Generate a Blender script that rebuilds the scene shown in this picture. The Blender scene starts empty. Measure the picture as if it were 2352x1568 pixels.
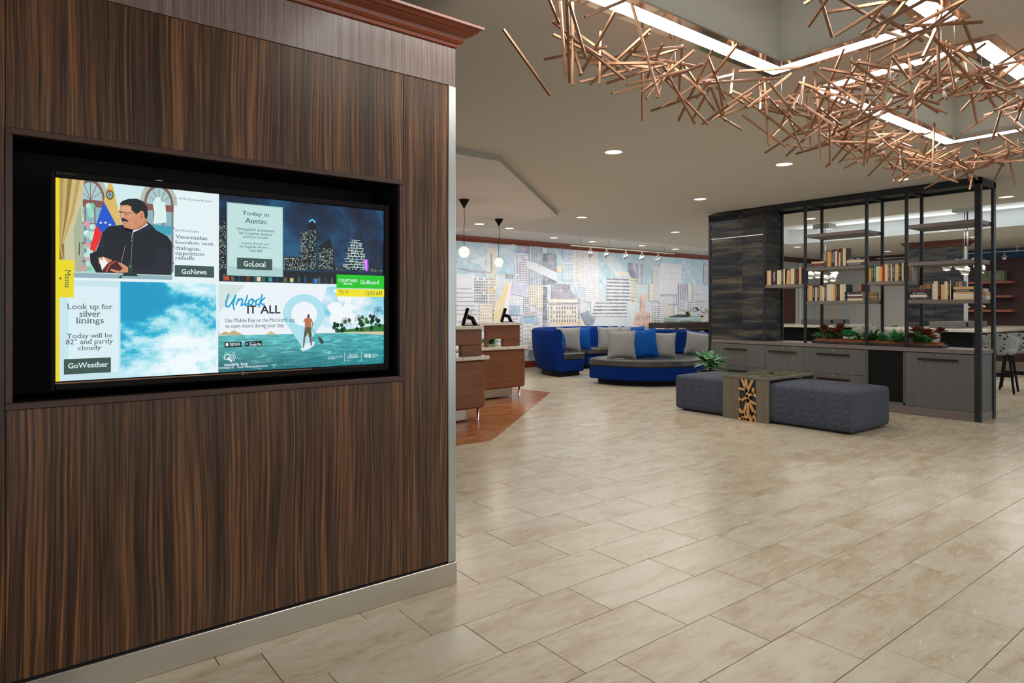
import bpy, math, random
from mathutils import Vector, Matrix, Euler
random.seed(7)
SC = bpy.context.scene; COL = SC.collection
PI = math.pi
# ---------------------------------------------------------------- camera, world, light, exposure
cam = bpy.data.cameras.new('camera'); camo = bpy.data.objects.new('camera', cam); COL.objects.link(camo)
cam.sensor_width = 36; cam.lens = 36*1500/2352; cam.shift_y = -74/2352; cam.clip_start = .05
camo.location = (0, 0, 1.3); camo.rotation_euler = (PI/2, 0, -math.atan2(0.612865, 0.790187))
SC.camera = camo
SC.view_settings.view_transform = 'Standard'; SC.view_settings.look = 'None'; SC.view_settings.gamma = 1
SC.view_settings.use_curve_mapping = False; SC.view_settings.exposure = 0.0
world = bpy.data.worlds.new('world'); SC.world = world; world.use_nodes = True
world.node_tree.nodes['Background'].inputs[0].default_value = (.93, .97, 1, 1)
world.node_tree.nodes['Background'].inputs[1].default_value = 1.25
def lamp(kind, name, loc, energy, color=(1, 1, 1), rot=(0, 0, 0), **k):
    l = bpy.data.lights.new(name, kind); l.energy = energy; l.color = color
    for a, v in k.items(): setattr(l, a, v)
    o = bpy.data.objects.new(name, l); COL.objects.link(o); o.location = loc; o.rotation_euler = rot
    return o
# daylight through the shop-front glazing behind the photographer, and the ceiling lamps beyond the frame
lamp('AREA', 'daylight_glazing', (1.5, -4.5, 1.6), 150, (.86, .94, 1), (PI/2, 0, PI), shape='RECTANGLE', size=9, size_y=2.6)
lamp('AREA', 'daylight_side', (15.0, -3.5, 1.6), 230, (.86, .94, 1), (PI/2, 0, PI), shape='RECTANGLE', size=9, size_y=2.4)
# added fill lamps without fixtures, brightening the mural, lounge, aisle, desks and bar
lamp('AREA', 'mural_fill', (11.2, 9.75, 2.74), 48, (.97, .98, 1), (math.radians(38), 0, 0), shape='RECTANGLE', size=10.5, size_y=.25, spread=math.radians(150))
for _n, _p, _s, _e in (('lounge_fill', (9.5, 8.2, 2.68), 5, 110), ('aisle_fill', (6.6, 5.0, 2.70), 3.5, 45), ('desk_fill', (4.0, 8.0, 2.68), 3.5, 45), ('bar_fill', (15.6, 6.0, 2.68), 5, 95), ('bar_fill_right', (13.5, 1.5, 2.68), 4, 50)):
    lamp('AREA', _n, _p, _e, (1, .95, .88), (0, 0, 0), shape='SQUARE', size=_s)
# ---------------------------------------------------------------- helpers
def setk(o, label=None, cat=None, group=None, kind=None):
    if label: o['label'] = label
    if cat: o['category'] = cat
    if group: o['group'] = group
    if kind: o['kind'] = kind
    return o
ORG = {}
def thing(name, label, cat, loc=(0, 0, 0), group=None, rz=0):
    o = bpy.data.objects.new(name, None); COL.objects.link(o); o.location = loc; o.rotation_euler = (0, 0, rz)
    o.empty_display_size = .05
    ORG[o.name] = Vector(loc)
    return setk(o, label, cat, group)
def copytree(o, parent=None, label=None):
    c = o.copy(); COL.objects.link(c)
    if parent: c.parent = parent
    if label: c['label'] = label
    for ch in list(o.children): copytree(ch, c)
    return c
class MB:
    def __init__(s): s.v = []; s.f = []; s.m = []; s.c = []; s.mi = 0; s.M = None; s.col = None; s.sm = []; s.smooth = False
    def add(s, vs, fs):
        n = len(s.v)
        if s.M is not None: vs = [tuple(s.M @ Vector(p)) for p in vs]
        s.v += [tuple(p) for p in vs]
        for f in fs:
            s.f.append([i+n for i in f]); s.m.append(s.mi); s.c.append(s.col); s.sm.append(s.smooth)
        return s
    def box(s, x0, x1, y0, y1, z0, z1, b=0):
        if x0 > x1: x0, x1 = x1, x0
        if y0 > y1: y0, y1 = y1, y0
        if z0 > z1: z0, z1 = z1, z0
        b = min(b, (x1-x0)*.45, (y1-y0)*.45, (z1-z0)*.45)
        if b <= 0:
            vs = [(x, y, z) for x in (x0, x1) for y in (y0, y1) for z in (z0, z1)]
            return s.add(vs, [(0, 1, 3, 2), (4, 6, 7, 5), (0, 4, 5, 1), (2, 3, 7, 6), (0, 2, 6, 4), (1, 5, 7, 3)])
        X, Y, Z = (x0, x1), (y0, y1), (z0, z1); vs = []; idx = {}
        for i in (0, 1):
            for j in (0, 1):
                for k in (0, 1):
                    p = (X[i], Y[j], Z[k]); q = (p[0]+(b if i == 0 else -b), p[1]+(b if j == 0 else -b), p[2]+(b if k == 0 else -b))
                    idx[i, j, k, 0] = len(vs); vs.append((p[0], q[1], q[2]))
                    idx[i, j, k, 1] = len(vs); vs.append((q[0], p[1], q[2]))
                    idx[i, j, k, 2] = len(vs); vs.append((q[0], q[1], p[2]))
        fs = []; cx, cy, cz = (x0+x1)/2, (y0+y1)/2, (z0+z1)/2
        def put(f):
            a, b_, c = (Vector(vs[f[0]]), Vector(vs[f[1]]), Vector(vs[f[2]]))
            n = (b_-a).cross(c-b_); m = sum((Vector(vs[i]) for i in f), Vector())/len(f)-Vector((cx, cy, cz))
            fs.append(f if n.dot(m) > 0 else f[::-1])
        for i in (0, 1): put([idx[i, 0, 0, 0], idx[i, 1, 0, 0], idx[i, 1, 1, 0], idx[i, 0, 1, 0]])
        for j in (0, 1): put([idx[0, j, 0, 1], idx[1, j, 0, 1], idx[1, j, 1, 1], idx[0, j, 1, 1]])
        for k in (0, 1): put([idx[0, 0, k, 2], idx[1, 0, k, 2], idx[1, 1, k, 2], idx[0, 1, k, 2]])
        for j in (0, 1):
            for k in (0, 1): put([idx[0, j, k, 1], idx[1, j, k, 1], idx[1, j, k, 2], idx[0, j, k, 2]])
        for i in (0, 1):
            for k in (0, 1): put([idx[i, 0, k, 0], idx[i, 1, k, 0], idx[i, 1, k, 2], idx[i, 0, k, 2]])
        for i in (0, 1):
            for j in (0, 1): put([idx[i, j, 0, 0], idx[i, j, 1, 0], idx[i, j, 1, 1], idx[i, j, 0, 1]])
        for i in (0, 1):
            for j in (0, 1):
                for k in (0, 1): put([idx[i, j, k, 0], idx[i, j, k, 1], idx[i, j, k, 2]])
        return s.add(vs, fs)
    def prism(s, pts, z0, z1, b=0):        # vertical extrusion of a plan outline (counter-clockwise)
        n = len(pts)
        def inset(d):
            out = []
            for i in range(n):
                p0, p, p1 = Vector(pts[i-1]), Vector(pts[i]), Vector(pts[(i+1) % n])
                e0 = (p-p0).normalized(); e1 = (p1-p).normalized()
                n0 = Vector((-e0.y, e0.x)); n1 = Vector((-e1.y, e1.x)); m = (n0+n1)
                if m.length < 1e-6: m = n0
                m.normalize(); c = max(.35, m.dot(n0)); q = p+m*(d/c); out.append((q.x, q.y))
            return out
        if b <= 0: rings = [(pts, z0), (pts, z1)]
        else:
            q = inset(b); rings = [(q, z0), (pts, z0+b), (pts, z1-b), (q, z1)]
        vs = [(p[0], p[1], z) for r, z in rings for p in r]; fs = [list(range(n))[::-1], [(len(rings)-1)*n+i for i in range(n)]]
        for r in range(len(rings)-1):
            for i in range(n): fs.append([r*n+i, r*n+(i+1) % n, (r+1)*n+(i+1) % n, (r+1)*n+i])
        return s.add(vs, fs)
    def lathe(s, prof, c=(0, 0, 0), n=24, smooth=True, cap=True):   # prof [(r,z)] bottom to top
        o = s.smooth; s.smooth = smooth; vs = []; fs = []
        for r, z in prof:
            for i in range(n):
                a = 2*PI*i/n; vs.append((c[0]+r*math.cos(a), c[1]+r*math.sin(a), c[2]+z))
        for k in range(len(prof)-1):
            for i in range(n): fs.append([k*n+i, k*n+(i+1) % n, (k+1)*n+(i+1) % n, (k+1)*n+i])
        if cap and prof[0][0] > 1e-5: fs.append(list(range(n))[::-1])
        if cap and prof[-1][0] > 1e-5: fs.append([(len(prof)-1)*n+i for i in range(n)])
        s.add(vs, fs); s.smooth = o; return s
    def tube(s, pts, r, n=6, cap=True, smooth=True, flat=0):  # r scalar or list
        o = s.smooth; s.smooth = smooth
        P = [Vector(p) for p in pts]; R = r if isinstance(r, (list, tuple)) else [r]*len(P); vs = []; fs = []
        t = (P[1]-P[0]).normalized(); up = Vector((0, 0, 1)) if abs(t.z) < .9 else Vector((1, 0, 0)); a = t.cross(up).normalized()
        for k, p in enumerate(P):
            t = (P[min(k+1, len(P)-1)]-P[max(k-1, 0)]).normalized(); a = (a-t*a.dot(t)).normalized(); b = t.cross(a)
            for i in range(n):
                an = 2*PI*(i+.5)/n; vs.append(tuple(p+(a*math.cos(an)+b*math.sin(an))*R[k]))
        for k in range(len(P)-1):
            for i in range(n): fs.append([k*n+i, k*n+(i+1) % n, (k+1)*n+(i+1) % n, (k+1)*n+i])
        if cap: fs.append(list(range(n))[::-1]); fs.append([(len(P)-1)*n+i for i in range(n)])
        s.add(vs, fs); s.smooth = o; return s
    def bar(s, p0, p1, w, h=None):         # square bar
        return s.tube([p0, p1], (w if h is None else w)*.7071, 4, smooth=False)
    def sphere(s, c, r, n=16, m=10, sz=1):
        return s.lathe([(max(1e-6, r*math.cos(-PI/2+PI*k/m)), sz*r*math.sin(-PI/2+PI*k/m)) for k in range(m+1)], c, n)
    def rbox(s, c, h, r, n=6, bulge=(0, 0, 0), M=None):       # rounded cushion box: centre, half sizes, radius
        o = s.smooth; s.smooth = True; vs = []; fs = []; key = {}
        def pt(p):
            k = tuple(round(q*1000) for q in p)
            if k in key: return key[k]
            q = Vector([p[i]*h[i] for i in range(3)]); inner = Vector([max(-(h[i]-r), min(h[i]-r, q[i])) for i in range(3)])
            d = q-inner
            if d.length > 1e-9: d = d.normalized()*r
            q = inner+d
            for i in range(3):
                j, l = (i+1) % 3, (i+2) % 3; q[i] += bulge[i]*p[i]*(1-p[j]**2)*(1-p[l]**2)
            q = q+Vector(c)
            if M is not None: q = M @ q
            key[k] = len(vs); vs.append(tuple(q)); return key[k]
        def g(t, i):                       # denser near the edges
            e = r/h[i]; L = [-1, -1+e*.15, -1+e*.5, -1+e]+[(-1+e)+(2-2*e)*q/n for q in range(1, n)]+[1-e, 1-e*.5, 1-e*.15, 1]
            return L
        for ax in range(3):
            j, l = (ax+1) % 3, (ax+2) % 3; A, B = g(0, j), g(0, l)
            for sg in (-1, 1):
                for a in range(len(A)-1):
                    for b in range(len(B)-1):
                        q = []
                        for (aa, bb) in ((a, b), (a+1, b), (a+1, b+1), (a, b+1)):
                            p = [0, 0, 0]; p[ax] = sg; p[j] = A[aa]; p[l] = B[bb]; q.append(pt(p))
                        fs.append(q if sg > 0 else q[::-1])
        s.add(vs, fs); s.smooth = o; return s
    def build(s, name, mat, parent=None, **k):
        me = bpy.data.meshes.new(name); off = Vector((0, 0, 0))
        if parent is not None and parent.name in ORG: off = ORG[parent.name]
        me.from_pydata([(p[0]-off.x, p[1]-off.y, p[2]-off.z) for p in s.v], [], s.f)
        for m in (mat if isinstance(mat, (list, tuple)) else [mat]): me.materials.append(m)
        me.polygons.foreach_set('material_index', s.m); me.polygons.foreach_set('use_smooth', s.sm)
        if any(c is not None for c in s.c):
            at = me.color_attributes.new('Col', 'FLOAT_COLOR', 'CORNER'); d = []
            for f, c in zip(s.f, s.c): d += list((c or (1, 1, 1))+(1,))*len(f)
            at.data.foreach_set('color', d)
        me.validate(); me.update()
        o = bpy.data.objects.new(name, me); COL.objects.link(o)
        if parent is not None: o.parent = parent; ORG[o.name] = off
        else: ORG[o.name] = Vector((0, 0, 0))
        return setk(o, **k)
def rot(M): return M
def TR(x, y, z, rz=0, rx=0, ry=0): return Matrix.Translation((x, y, z)) @ Euler((rx, ry, rz)).to_matrix().to_4x4()
def arc(cx, cy, r, a0, a1, n): return [(cx+r*math.cos(math.radians(a0+(a1-a0)*i/n)), cy+r*math.sin(math.radians(a0+(a1-a0)*i/n))) for i in range(n+1)]
# ---------------------------------------------------------------- material helpers
def srgb(r, g, b):
    return tuple(((c/255)/12.92 if c/255 <= .04045 else ((c/255+.055)/1.055)**2.4) for c in (r, g, b))
class NT:
    def __init__(s, name):
        s.mat = bpy.data.materials.new(name); s.mat.use_nodes = True; s.t = s.mat.node_tree; s.b = s.t.nodes['Principled BSDF']
    def n(s, kind, **k):
        x = s.t.nodes.new(kind)
        for a, v in k.items(): setattr(x, a, v)
        return x
    def lk(s, a, b): s.t.links.new(a, b)
    def put(s, sock, v):
        if isinstance(v, bpy.types.NodeSocket): s.lk(v, sock)
        elif isinstance(v, (tuple, list)) and len(v) == 3 and len(sock.default_value) == 4: sock.default_value = (*v, 1)
        else: sock.default_value = v
    def pos(s): return s.n('ShaderNodeNewGeometry').outputs['Position']
    def obj(s): return s.n('ShaderNodeTexCoord').outputs['Object']
    def sc(s, vec, sx, sy, sz, loc=(0, 0, 0), r=(0, 0, 0)):
        m = s.n('ShaderNodeMapping'); s.lk(vec, m.inputs[0]); m.inputs['Scale'].default_value = (sx, sy, sz); m.inputs['Location'].default_value = loc; m.inputs['Rotation'].default_value = r
        return m.outputs[0]
    def noise(s, vec, scale=5, det=3, rough=.55, dist=0):
        x = s.n('ShaderNodeTexNoise'); s.lk(vec, x.inputs['Vector']); x.inputs['Scale'].default_value = scale; x.inputs['Detail'].default_value = det
        x.inputs['Roughness'].default_value = rough; x.inputs['Distortion'].default_value = dist; return x.outputs[0]
    def white(s, vec):
        x = s.n('ShaderNodeTexWhiteNoise'); s.lk(vec, x.inputs['Vector']); return x.outputs[0]
    def voro(s, vec, scale, out='Distance', feature='F1', rnd=1):
        x = s.n('ShaderNodeTexVoronoi', feature=feature); s.lk(vec, x.inputs['Vector']); x.inputs['Scale'].default_value = scale; x.inputs['Randomness'].default_value = rnd; return x.outputs[out]
    def m(s, op, a, b=0, c=0):
        x = s.n('ShaderNodeMath', operation=op); s.put(x.inputs[0], a); s.put(x.inputs[1], b)
        if len(x.inputs) > 2: s.put(x.inputs[2], c)
        return x.outputs[0]
    def sep(s, vec):
        x = s.n('ShaderNodeSeparateXYZ'); s.lk(vec, x.inputs[0]); return x.outputs
    def comb(s, a, b, c):
        x = s.n('ShaderNodeCombineXYZ')
        for i, v in enumerate((a, b, c)): s.put(x.inputs[i], v)
        return x.outputs[0]
    def ramp(s, f, stops, interp='LINEAR'):
        x = s.n('ShaderNodeValToRGB'); s.put(x.inputs[0], f); r = x.color_ramp; r.interpolation = interp
        while len(r.elements) > 1: r.elements.remove(r.elements[-1])
        r.elements[0].position = stops[0][0]; r.elements[0].color = (*stops[0][1], 1)
        for p, c in stops[1:]:
            e = r.elements.new(p); e.color = (*c, 1)
        return x.outputs[0]
    def mix(s, f, a, b, mode='MIX'):
        x = s.n('ShaderNodeMix', data_type='RGBA', blend_type=mode); s.put(x.inputs[0], f); s.put(x.inputs[6], a); s.put(x.inputs[7], b); return x.outputs[2]
    def bump(s, h, strength=.2, dist=.01):
        x = s.n('ShaderNodeBump'); x.inputs['Strength'].default_value = strength; x.inputs['Distance'].default_value = dist; s.lk(h, x.inputs['Height']); s.lk(x.outputs[0], s.b.inputs['Normal'])
    def fin(s, col=None, rough=.5, metal=0, spec=.5, emis=None, es=0, coat=0):
        if col is not None: s.put(s.b.inputs['Base Color'], col)
        s.put(s.b.inputs['Roughness'], rough); s.put(s.b.inputs['Metallic'], metal); s.put(s.b.inputs['Specular IOR Level'], spec)
        if emis is not None: s.put(s.b.inputs['Emission Color'], emis); s.put(s.b.inputs['Emission Strength'], es)
        if coat: s.b.inputs['Coat Weight'].default_value = coat; s.b.inputs['Coat Roughness'].default_value = .08
        return s.mat
def plain(name, col, rough=.5, metal=0, spec=.5, var=.08, scale=8, coat=0, emis=None, es=0, bump=0):
    n = NT(name); f = n.noise(n.pos(), scale, 4)
    c = n.mix(f, tuple(min(1, q*(1-var)) for q in col), tuple(min(1, q*(1+var)) for q in col))
    if bump: n.bump(n.noise(n.pos(), scale*25, 3), bump, .002)
    return n.fin(c, rough, metal, spec, emis, es, coat)
def wood(name, dark, light, axis, freq=60, rough=.45, coat=0, stretch=.03, mid=None, cont=1.0, bump=.05):
    n = NT(name); s3 = [1, 1, 1]; s3[axis] = stretch
    p = n.sc(n.pos(), *s3); a = n.noise(p, freq, 6, .65); b = n.noise(p, freq*.15, 3, .5, 1.0)
    f = n.m('ADD', n.m('MULTIPLY', a, .65), n.m('MULTIPLY', b, .35)); lo, hi = .5-.22*cont, .5+.22*cont
    st = [(lo, dark)]+([(.5, mid)] if mid else [])+[(hi, light)]
    if bump: n.bump(a, bump, .002)
    return n.fin(n.ramp(f, st), rough, 0, .5, coat=coat)
M = {}
M['ceiling'] = plain('ceiling_paint', (.66, .635, .585), .85, var=.02, scale=3)
M['soffit'] = plain('soffit_paint', (.74, .715, .69), .85, var=.02, scale=3)
M['fascia'] = plain('fascia_shaded_paint', (.40, .385, .35), .9, var=.02)  # darker tone puts the shading of the soffit's upright face into the colour
M['coffer'] = plain('coffer_paint', (.70, .70, .64), .9, var=.02, scale=3)
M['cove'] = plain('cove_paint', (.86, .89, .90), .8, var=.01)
M['wall_grey'] = plain('wall_grey_paint', (.50, .49, .47), .8, var=.02)
M['wall_beige'] = plain('wall_beige_paint', (.56, .49, .43), .8, var=.02)
M['wall_cool'] = plain('wall_cool_paint', (.47, .50, .50), .8, var=.02)
M['wall_white'] = plain('door_frame_paint', (.62, .64, .64), .6, var=.02)
M['burgundy'] = wood('burgundy_panelling', (.035, .012, .013), (.075, .028, .028), 2, 30, .55)
M['blue_paint'] = plain('blue_band_paint', (.012, .085, .19), .6)
M['crown'] = wood('mahogany_crown', (.085, .014, .004), (.30, .064, .018), 0, 25, .3, coat=.2, cont=1.3)
M['crown_y'] = wood('mahogany_crown_cross', (.06, .012, .006), (.16, .035, .016), 1, 25, .3, coat=.3, cont=1.3)
M['reddoor'] = wood('dark_red_door_wood', (.05, .012, .008), (.10, .024, .015), 2, 25, .4)
def zebra():
    n = NT('zebrano_veneer'); P = n.pos(); wob = n.noise(n.sc(P, 3, 3, 1.1), 1.0, 2)
    x = n.m('ADD', n.sep(P)[0], n.m('MULTIPLY', wob, .05)); v = n.comb(x, 0, n.m('MULTIPLY', n.sep(P)[2], .012))
    a = n.noise(v, 105, 2, .5); b = n.noise(v, 260, 4, .75); c = n.noise(v, 16, 2, .5)
    f = n.m('ADD', n.m('ADD', n.m('MULTIPLY', a, .45), n.m('MULTIPLY', b, .40)), n.m('MULTIPLY', c, .22))
    col = n.ramp(f, [(.40, srgb(34, 24, 17)), (.48, srgb(60, 42, 30)), (.55, srgb(86, 60, 42)), (.62, srgb(124, 84, 52)), (.7, srgb(152, 104, 62))])
    n.bump(b, .06, .001); return n.fin(col, .34, 0, .35)
M['zebra'] = zebra()
def frieze():
    n = NT('frieze_veneer'); P = n.pos(); v = n.comb(n.sep(P)[0], 0, n.m('MULTIPLY', n.sep(P)[2], .01))
    a = n.noise(v, 260, 4, .8); b = n.noise(v, 40, 2, .5); f = n.m('ADD', n.m('MULTIPLY', a, .7), n.m('MULTIPLY', b, .3))
    return n.fin(n.ramp(f, [(.38, srgb(84, 66, 58)), (.5, srgb(116, 98, 90)), (.6, srgb(142, 124, 114))]), .3, 0, .6)
M['frieze'] = frieze()
M['frame_wood'] = wood('recess_frame_wood', (.028, .010, .006), (.085, .032, .018), 0, 30, .4)
def brushed(name, col, ax, rough=.3):
    n = NT(name); s3 = [60, 60, 60]; s3[ax] = 1.0; f = n.noise(n.sc(n.pos(), *s3), 3, 4, .6); g = n.noise(n.pos(), 3.5, 3)
    c = n.mix(f, tuple(q*.93 for q in col), tuple(min(1, q*1.05) for q in col))
    n.bump(f, .04, .001); return n.fin(c, n.m('ADD', rough-.06, n.m('MULTIPLY', g, .14)), 1)
M['steel'] = brushed('brushed_steel', (.60, .57, .51), 0, .36)
M['steel_v'] = brushed('brushed_steel_upright', (.50, .52, .50), 2, .3)
M['chrome'] = plain('polished_chrome', (.82, .83, .84), .08, 1, var=.01)
M['canopy_grey'] = plain('grey_metal_canopy', srgb(128, 126, 112), .5, var=.03)
M['nickel'] = plain('satin_nickel', (.50, .48, .44), .3, 1, var=.03)
M['black'] = plain('black_paint', (.004, .004, .0045), .6, spec=.2, var=.1)
M['gloss_black'] = plain('gloss_black_plastic', (.003, .0028, .0028), .35, spec=.12, var=.1)
M['bezel'] = plain('brown_black_bezel', (.005, .0028, .002), .4, spec=.12, var=.1)
M['copper'] = plain('brushed_copper', (.30, .155, .085), .36, .75, var=.12, scale=12)
M['rose'] = plain('polished_rose_metal', (.80, .66, .58), .12, 1, var=.03)
n = NT('led_lens'); M['led'] = n.fin((.9, .9, .9), .5, emis=(1, .985, .97), es=9.0)
n = NT('downlight_glow'); M['dl_glow'] = n.fin((.9, .8, .7), .5, emis=(1, .80, .62), es=1.9)
n = NT('downlight_glow_cool'); M['dl_cool'] = n.fin((.9, .9, .9), .5, emis=(.95, 1, 1), es=3)
M['dl_ring'] = plain('downlight_trim', (.66, .64, .60), .5, var=.02)
def tile(name, cols, rnd, sx=1, vein=None):
    n = NT(name); P = n.pos(); oi = n.n('ShaderNodeObjectInfo').outputs['Random']
    off = n.comb(n.m('MULTIPLY', oi, 37.0), n.m('MULTIPLY', oi, 91.0), 0)
    v = n.n('ShaderNodeVectorMath', operation='ADD'); n.lk(P, v.inputs[0]); n.lk(off, v.inputs[1]); Q = v.outputs[0]
    a = n.noise(n.sc(Q, 1.0, 2.6, 1), 2.2, 8, .62, .6); b = n.noise(n.sc(Q, .8, 3.4, 1), 9, 6, .7, 1.2); d = n.noise(Q, 60, 3)
    f = n.m('ADD', n.m('ADD', n.m('MULTIPLY', a, .6), n.m('MULTIPLY', b, .35)), n.m('MULTIPLY', d, .05))
    f = n.m('ADD', f, n.m('MULTIPLY', n.m('SUBTRACT', oi, .5), rnd))
    col = n.ramp(f, cols); n.bump(b, .05, .002)
    return n.fin(col, n.m('ADD', .13, n.m('MULTIPLY', b, .22)), 0, .5)
M['tile'] = tile('beige_porcelain', [(.30, srgb(156, 131, 102)), (.42, srgb(180, 162, 136)), (.52, srgb(193, 181, 158)), (.66, srgb(200, 195, 178))], .07)
M['tile_brown'] = tile('brown_porcelain', [(.30, srgb(96, 52, 24)), (.45, srgb(146, 86, 46)), (.58, srgb(170, 108, 62)), (.7, srgb(188, 130, 84))], .14)
M['grout'] = plain('grout', srgb(140, 128, 108), .9, var=.1, scale=40)
M['greywood'] = wood('grey_stained_ash', srgb(76, 75, 74), srgb(101, 98, 95), 2, 45, .55, cont=1.2)
M['greywood_y'] = wood('grey_stained_ash_long', srgb(92, 84, 80), srgb(124, 113, 108), 1, 45, .5, cont=1.1)
M['tablewood'] = wood('weathered_grey_oak', srgb(84, 78, 68), srgb(128, 116, 100), 2, 40, .5, cont=1.3)
M['blacksteel'] = plain('blackened_steel', srgb(34, 37, 42), .5, .1, spec=.3, var=.1)
M['bronze'] = plain('dark_bronze_pull', (.050, .034, .016), .35, .8, var=.1)
M['maple'] = wood('light_maple', srgb(186, 136, 82), srgb(216, 170, 112), 2, 20, .5)
def glass(name, tint=(.93, 1, .98), rough=0.0):
    n = NT(name); n.b.inputs['Transmission Weight'].default_value = 1; n.b.inputs['IOR'].default_value = 1.45
    return n.fin(tint, rough, 0, .5)
def thin_glass():
    n = NT('thin_clear_glass'); t = n.n('ShaderNodeBsdfTransparent'); t.inputs[0].default_value = (.86, .95, .92, 1); g = n.n('ShaderNodeBsdfGlossy'); g.inputs['Roughness'].default_value = .02
    f = n.n('ShaderNodeFresnel'); f.inputs[0].default_value = 1.25; m = n.n('ShaderNodeMixShader'); bf = n.n('ShaderNodeNewGeometry').outputs['Backfacing']; n.lk(n.m('MULTIPLY', f.outputs[0], n.m('SUBTRACT', 1, bf)), m.inputs[0]); n.lk(t.outputs[0], m.inputs[1]); n.lk(g.outputs[0], m.inputs[2])
    n.lk(m.outputs[0], n.t.nodes['Material Output'].inputs[0]); return n.mat
M['glass'] = thin_glass()
def slate():                               # dark striated veneer of the tower
    n = NT('striated_blue_black_veneer'); P = n.pos(); y = n.sep(P)
    blk = n.m('FLOOR', n.m('MULTIPLY', n.m('ADD', y[1], n.m('MULTIPLY', y[0], 1.0)), 1.86))
    v = n.comb(n.m('MULTIPLY', n.m('ADD', y[0], y[1]), .9), n.m('MULTIPLY', blk, 3.7), n.m('MULTIPLY', y[2], 9))
    a = n.noise(v, 1.1, 5, .62); b = n.noise(n.comb(n.m('MULTIPLY', n.m('ADD', y[0], y[1]), 1.5), blk, n.m('MULTIPLY', y[2], 60)), 1.5, 4, .7)
    f = n.m('ADD', n.m('MULTIPLY', a, .72), n.m('MULTIPLY', b, .28))
    return n.fin(n.ramp(f, [(.36, srgb(24, 26, 36)), (.46, srgb(36, 39, 48)), (.52, srgb(56, 55, 52)), (.60, srgb(84, 77, 66)), (.7, srgb(100, 92, 78))]), .65, 0, .2)
M['slate'] = slate()
def granite(name, base, sp1, sp2, sc=70):
    n = NT(name); P = n.pos(); a = n.noise(P, sc, 3, .7); b = n.noise(n.sc(P, 1, 1, 1, (3, 1, 7)), sc*.35, 4, .7)
    c = n.ramp(a, [(.40, sp1), (.47, base), (.62, base), (.70, tuple(min(1, q*1.15) for q in base))])
    k = n.ramp(b, [(.62, (0, 0, 0)), (.68, (1, 1, 1))])
    return n.fin(n.mix(k, c, sp2), .15, 0, .5)
M['granite'] = granite('cream_granite', srgb(214, 208, 192), srgb(150, 138, 122), srgb(160, 142, 118))
M['desk_wood'] = wood('walnut_desk_veneer', srgb(88, 47, 25), srgb(138, 82, 48), 0, 22, .38, cont=1.2)
M['espresso'] = wood('espresso_wood', srgb(38, 28, 24), srgb(58, 44, 38), 0, 25, .5)
M['shelf_red'] = wood('reddish_floating_shelf_wood', srgb(138, 78, 56), srgb(172, 104, 78), 1, 20, .45)
def fabric(name, c0, c1, sc=600, bump=.25, rough=.9):
    n = NT(name); P = n.pos(); a = n.noise(P, sc, 2, .8); b = n.noise(P, 7, 4); col = n.mix(a, c0, c1); col = n.mix(n.m('MULTIPLY', b, .35), col, tuple(q*.7 for q in c0))
    n.bump(a, bump, .002); m = n.fin(col, rough, 0, .12); return m
M['blue_fab'] = fabric('royal_blue_wool', (.0005, .014, .115), (.001, .026, .19))
M['blue_pil'] = fabric('bright_blue_satin_cotton', (.0005, .055, .26), (.001, .085, .36), 300, .1, .6)
M['grey_pil'] = fabric('heather_grey_linen', (.20, .20, .198), (.36, .36, .355), 260, .4)
M['leather'] = plain('charcoal_vinyl', srgb(62, 62, 60), .32, var=.2, scale=10, spec=.5)
def chevron():
    n = NT('slate_chevron_weave'); P = n.pos(); g = n.n('ShaderNodeNewGeometry').outputs['Normal']; N = n.sep(g); y = n.sep(P)
    nx = n.m('GREATER_THAN', n.m('ABSOLUTE', N[0]), .6); nz = n.m('GREATER_THAN', n.m('ABSOLUTE', N[2]), .6)
    a = n.m('ADD', n.m('MULTIPLY', y[1], n.m('MAXIMUM', nx, nz)), n.m('MULTIPLY', y[0], n.m('SUBTRACT', 1, n.m('MAXIMUM', nx, nz))))
    b = n.m('ADD', n.m('MULTIPLY', y[2], n.m('SUBTRACT', 1, nz)), n.m('MULTIPLY', y[0], nz))
    r = n.m('MULTIPLY', b, 1/.066); ri = n.m('FLOOR', r); fr = n.m('SUBTRACT', r, ri); sg = n.m('SUBTRACT', n.m('MULTIPLY', n.m('MODULO', ri, 2), 2), 1)
    ph = n.m('ADD', n.m('MULTIPLY', a, 1/.030), n.m('MULTIPLY', n.m('MULTIPLY', fr, sg), 1.6)); pf = n.m('FRACT', n.m('ADD', ph, 100))
    l1 = n.m('LESS_THAN', pf, .17); cell = n.m('FRACT', n.m('MULTIPLY', n.m('ADD', ph, 100), .25)); l1 = n.m('MULTIPLY', l1, n.m('GREATER_THAN', cell, .12))
    l2 = n.m('MULTIPLY', n.m('LESS_THAN', fr, .09), n.m('GREATER_THAN', cell, .5)); L = n.m('MINIMUM', n.m('ADD', l1, l2), 1)
    w = n.noise(P, 500, 2, .8); w2 = n.noise(P, 5, 3); base = n.mix(w, srgb(62, 66, 76), srgb(88, 92, 104)); base = n.mix(n.m('MULTIPLY', w2, .5), base, srgb(58, 66, 86))
    n.bump(n.m('SUBTRACT', n.m('MULTIPLY', w, .3), n.m('MULTIPLY', L, .8)), .3, .003)
    return n.fin(n.mix(n.m('MULTIPLY', L, .75), base, srgb(34, 35, 44)), .85, 0, .25)
M['chevron'] = chevron()
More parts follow.
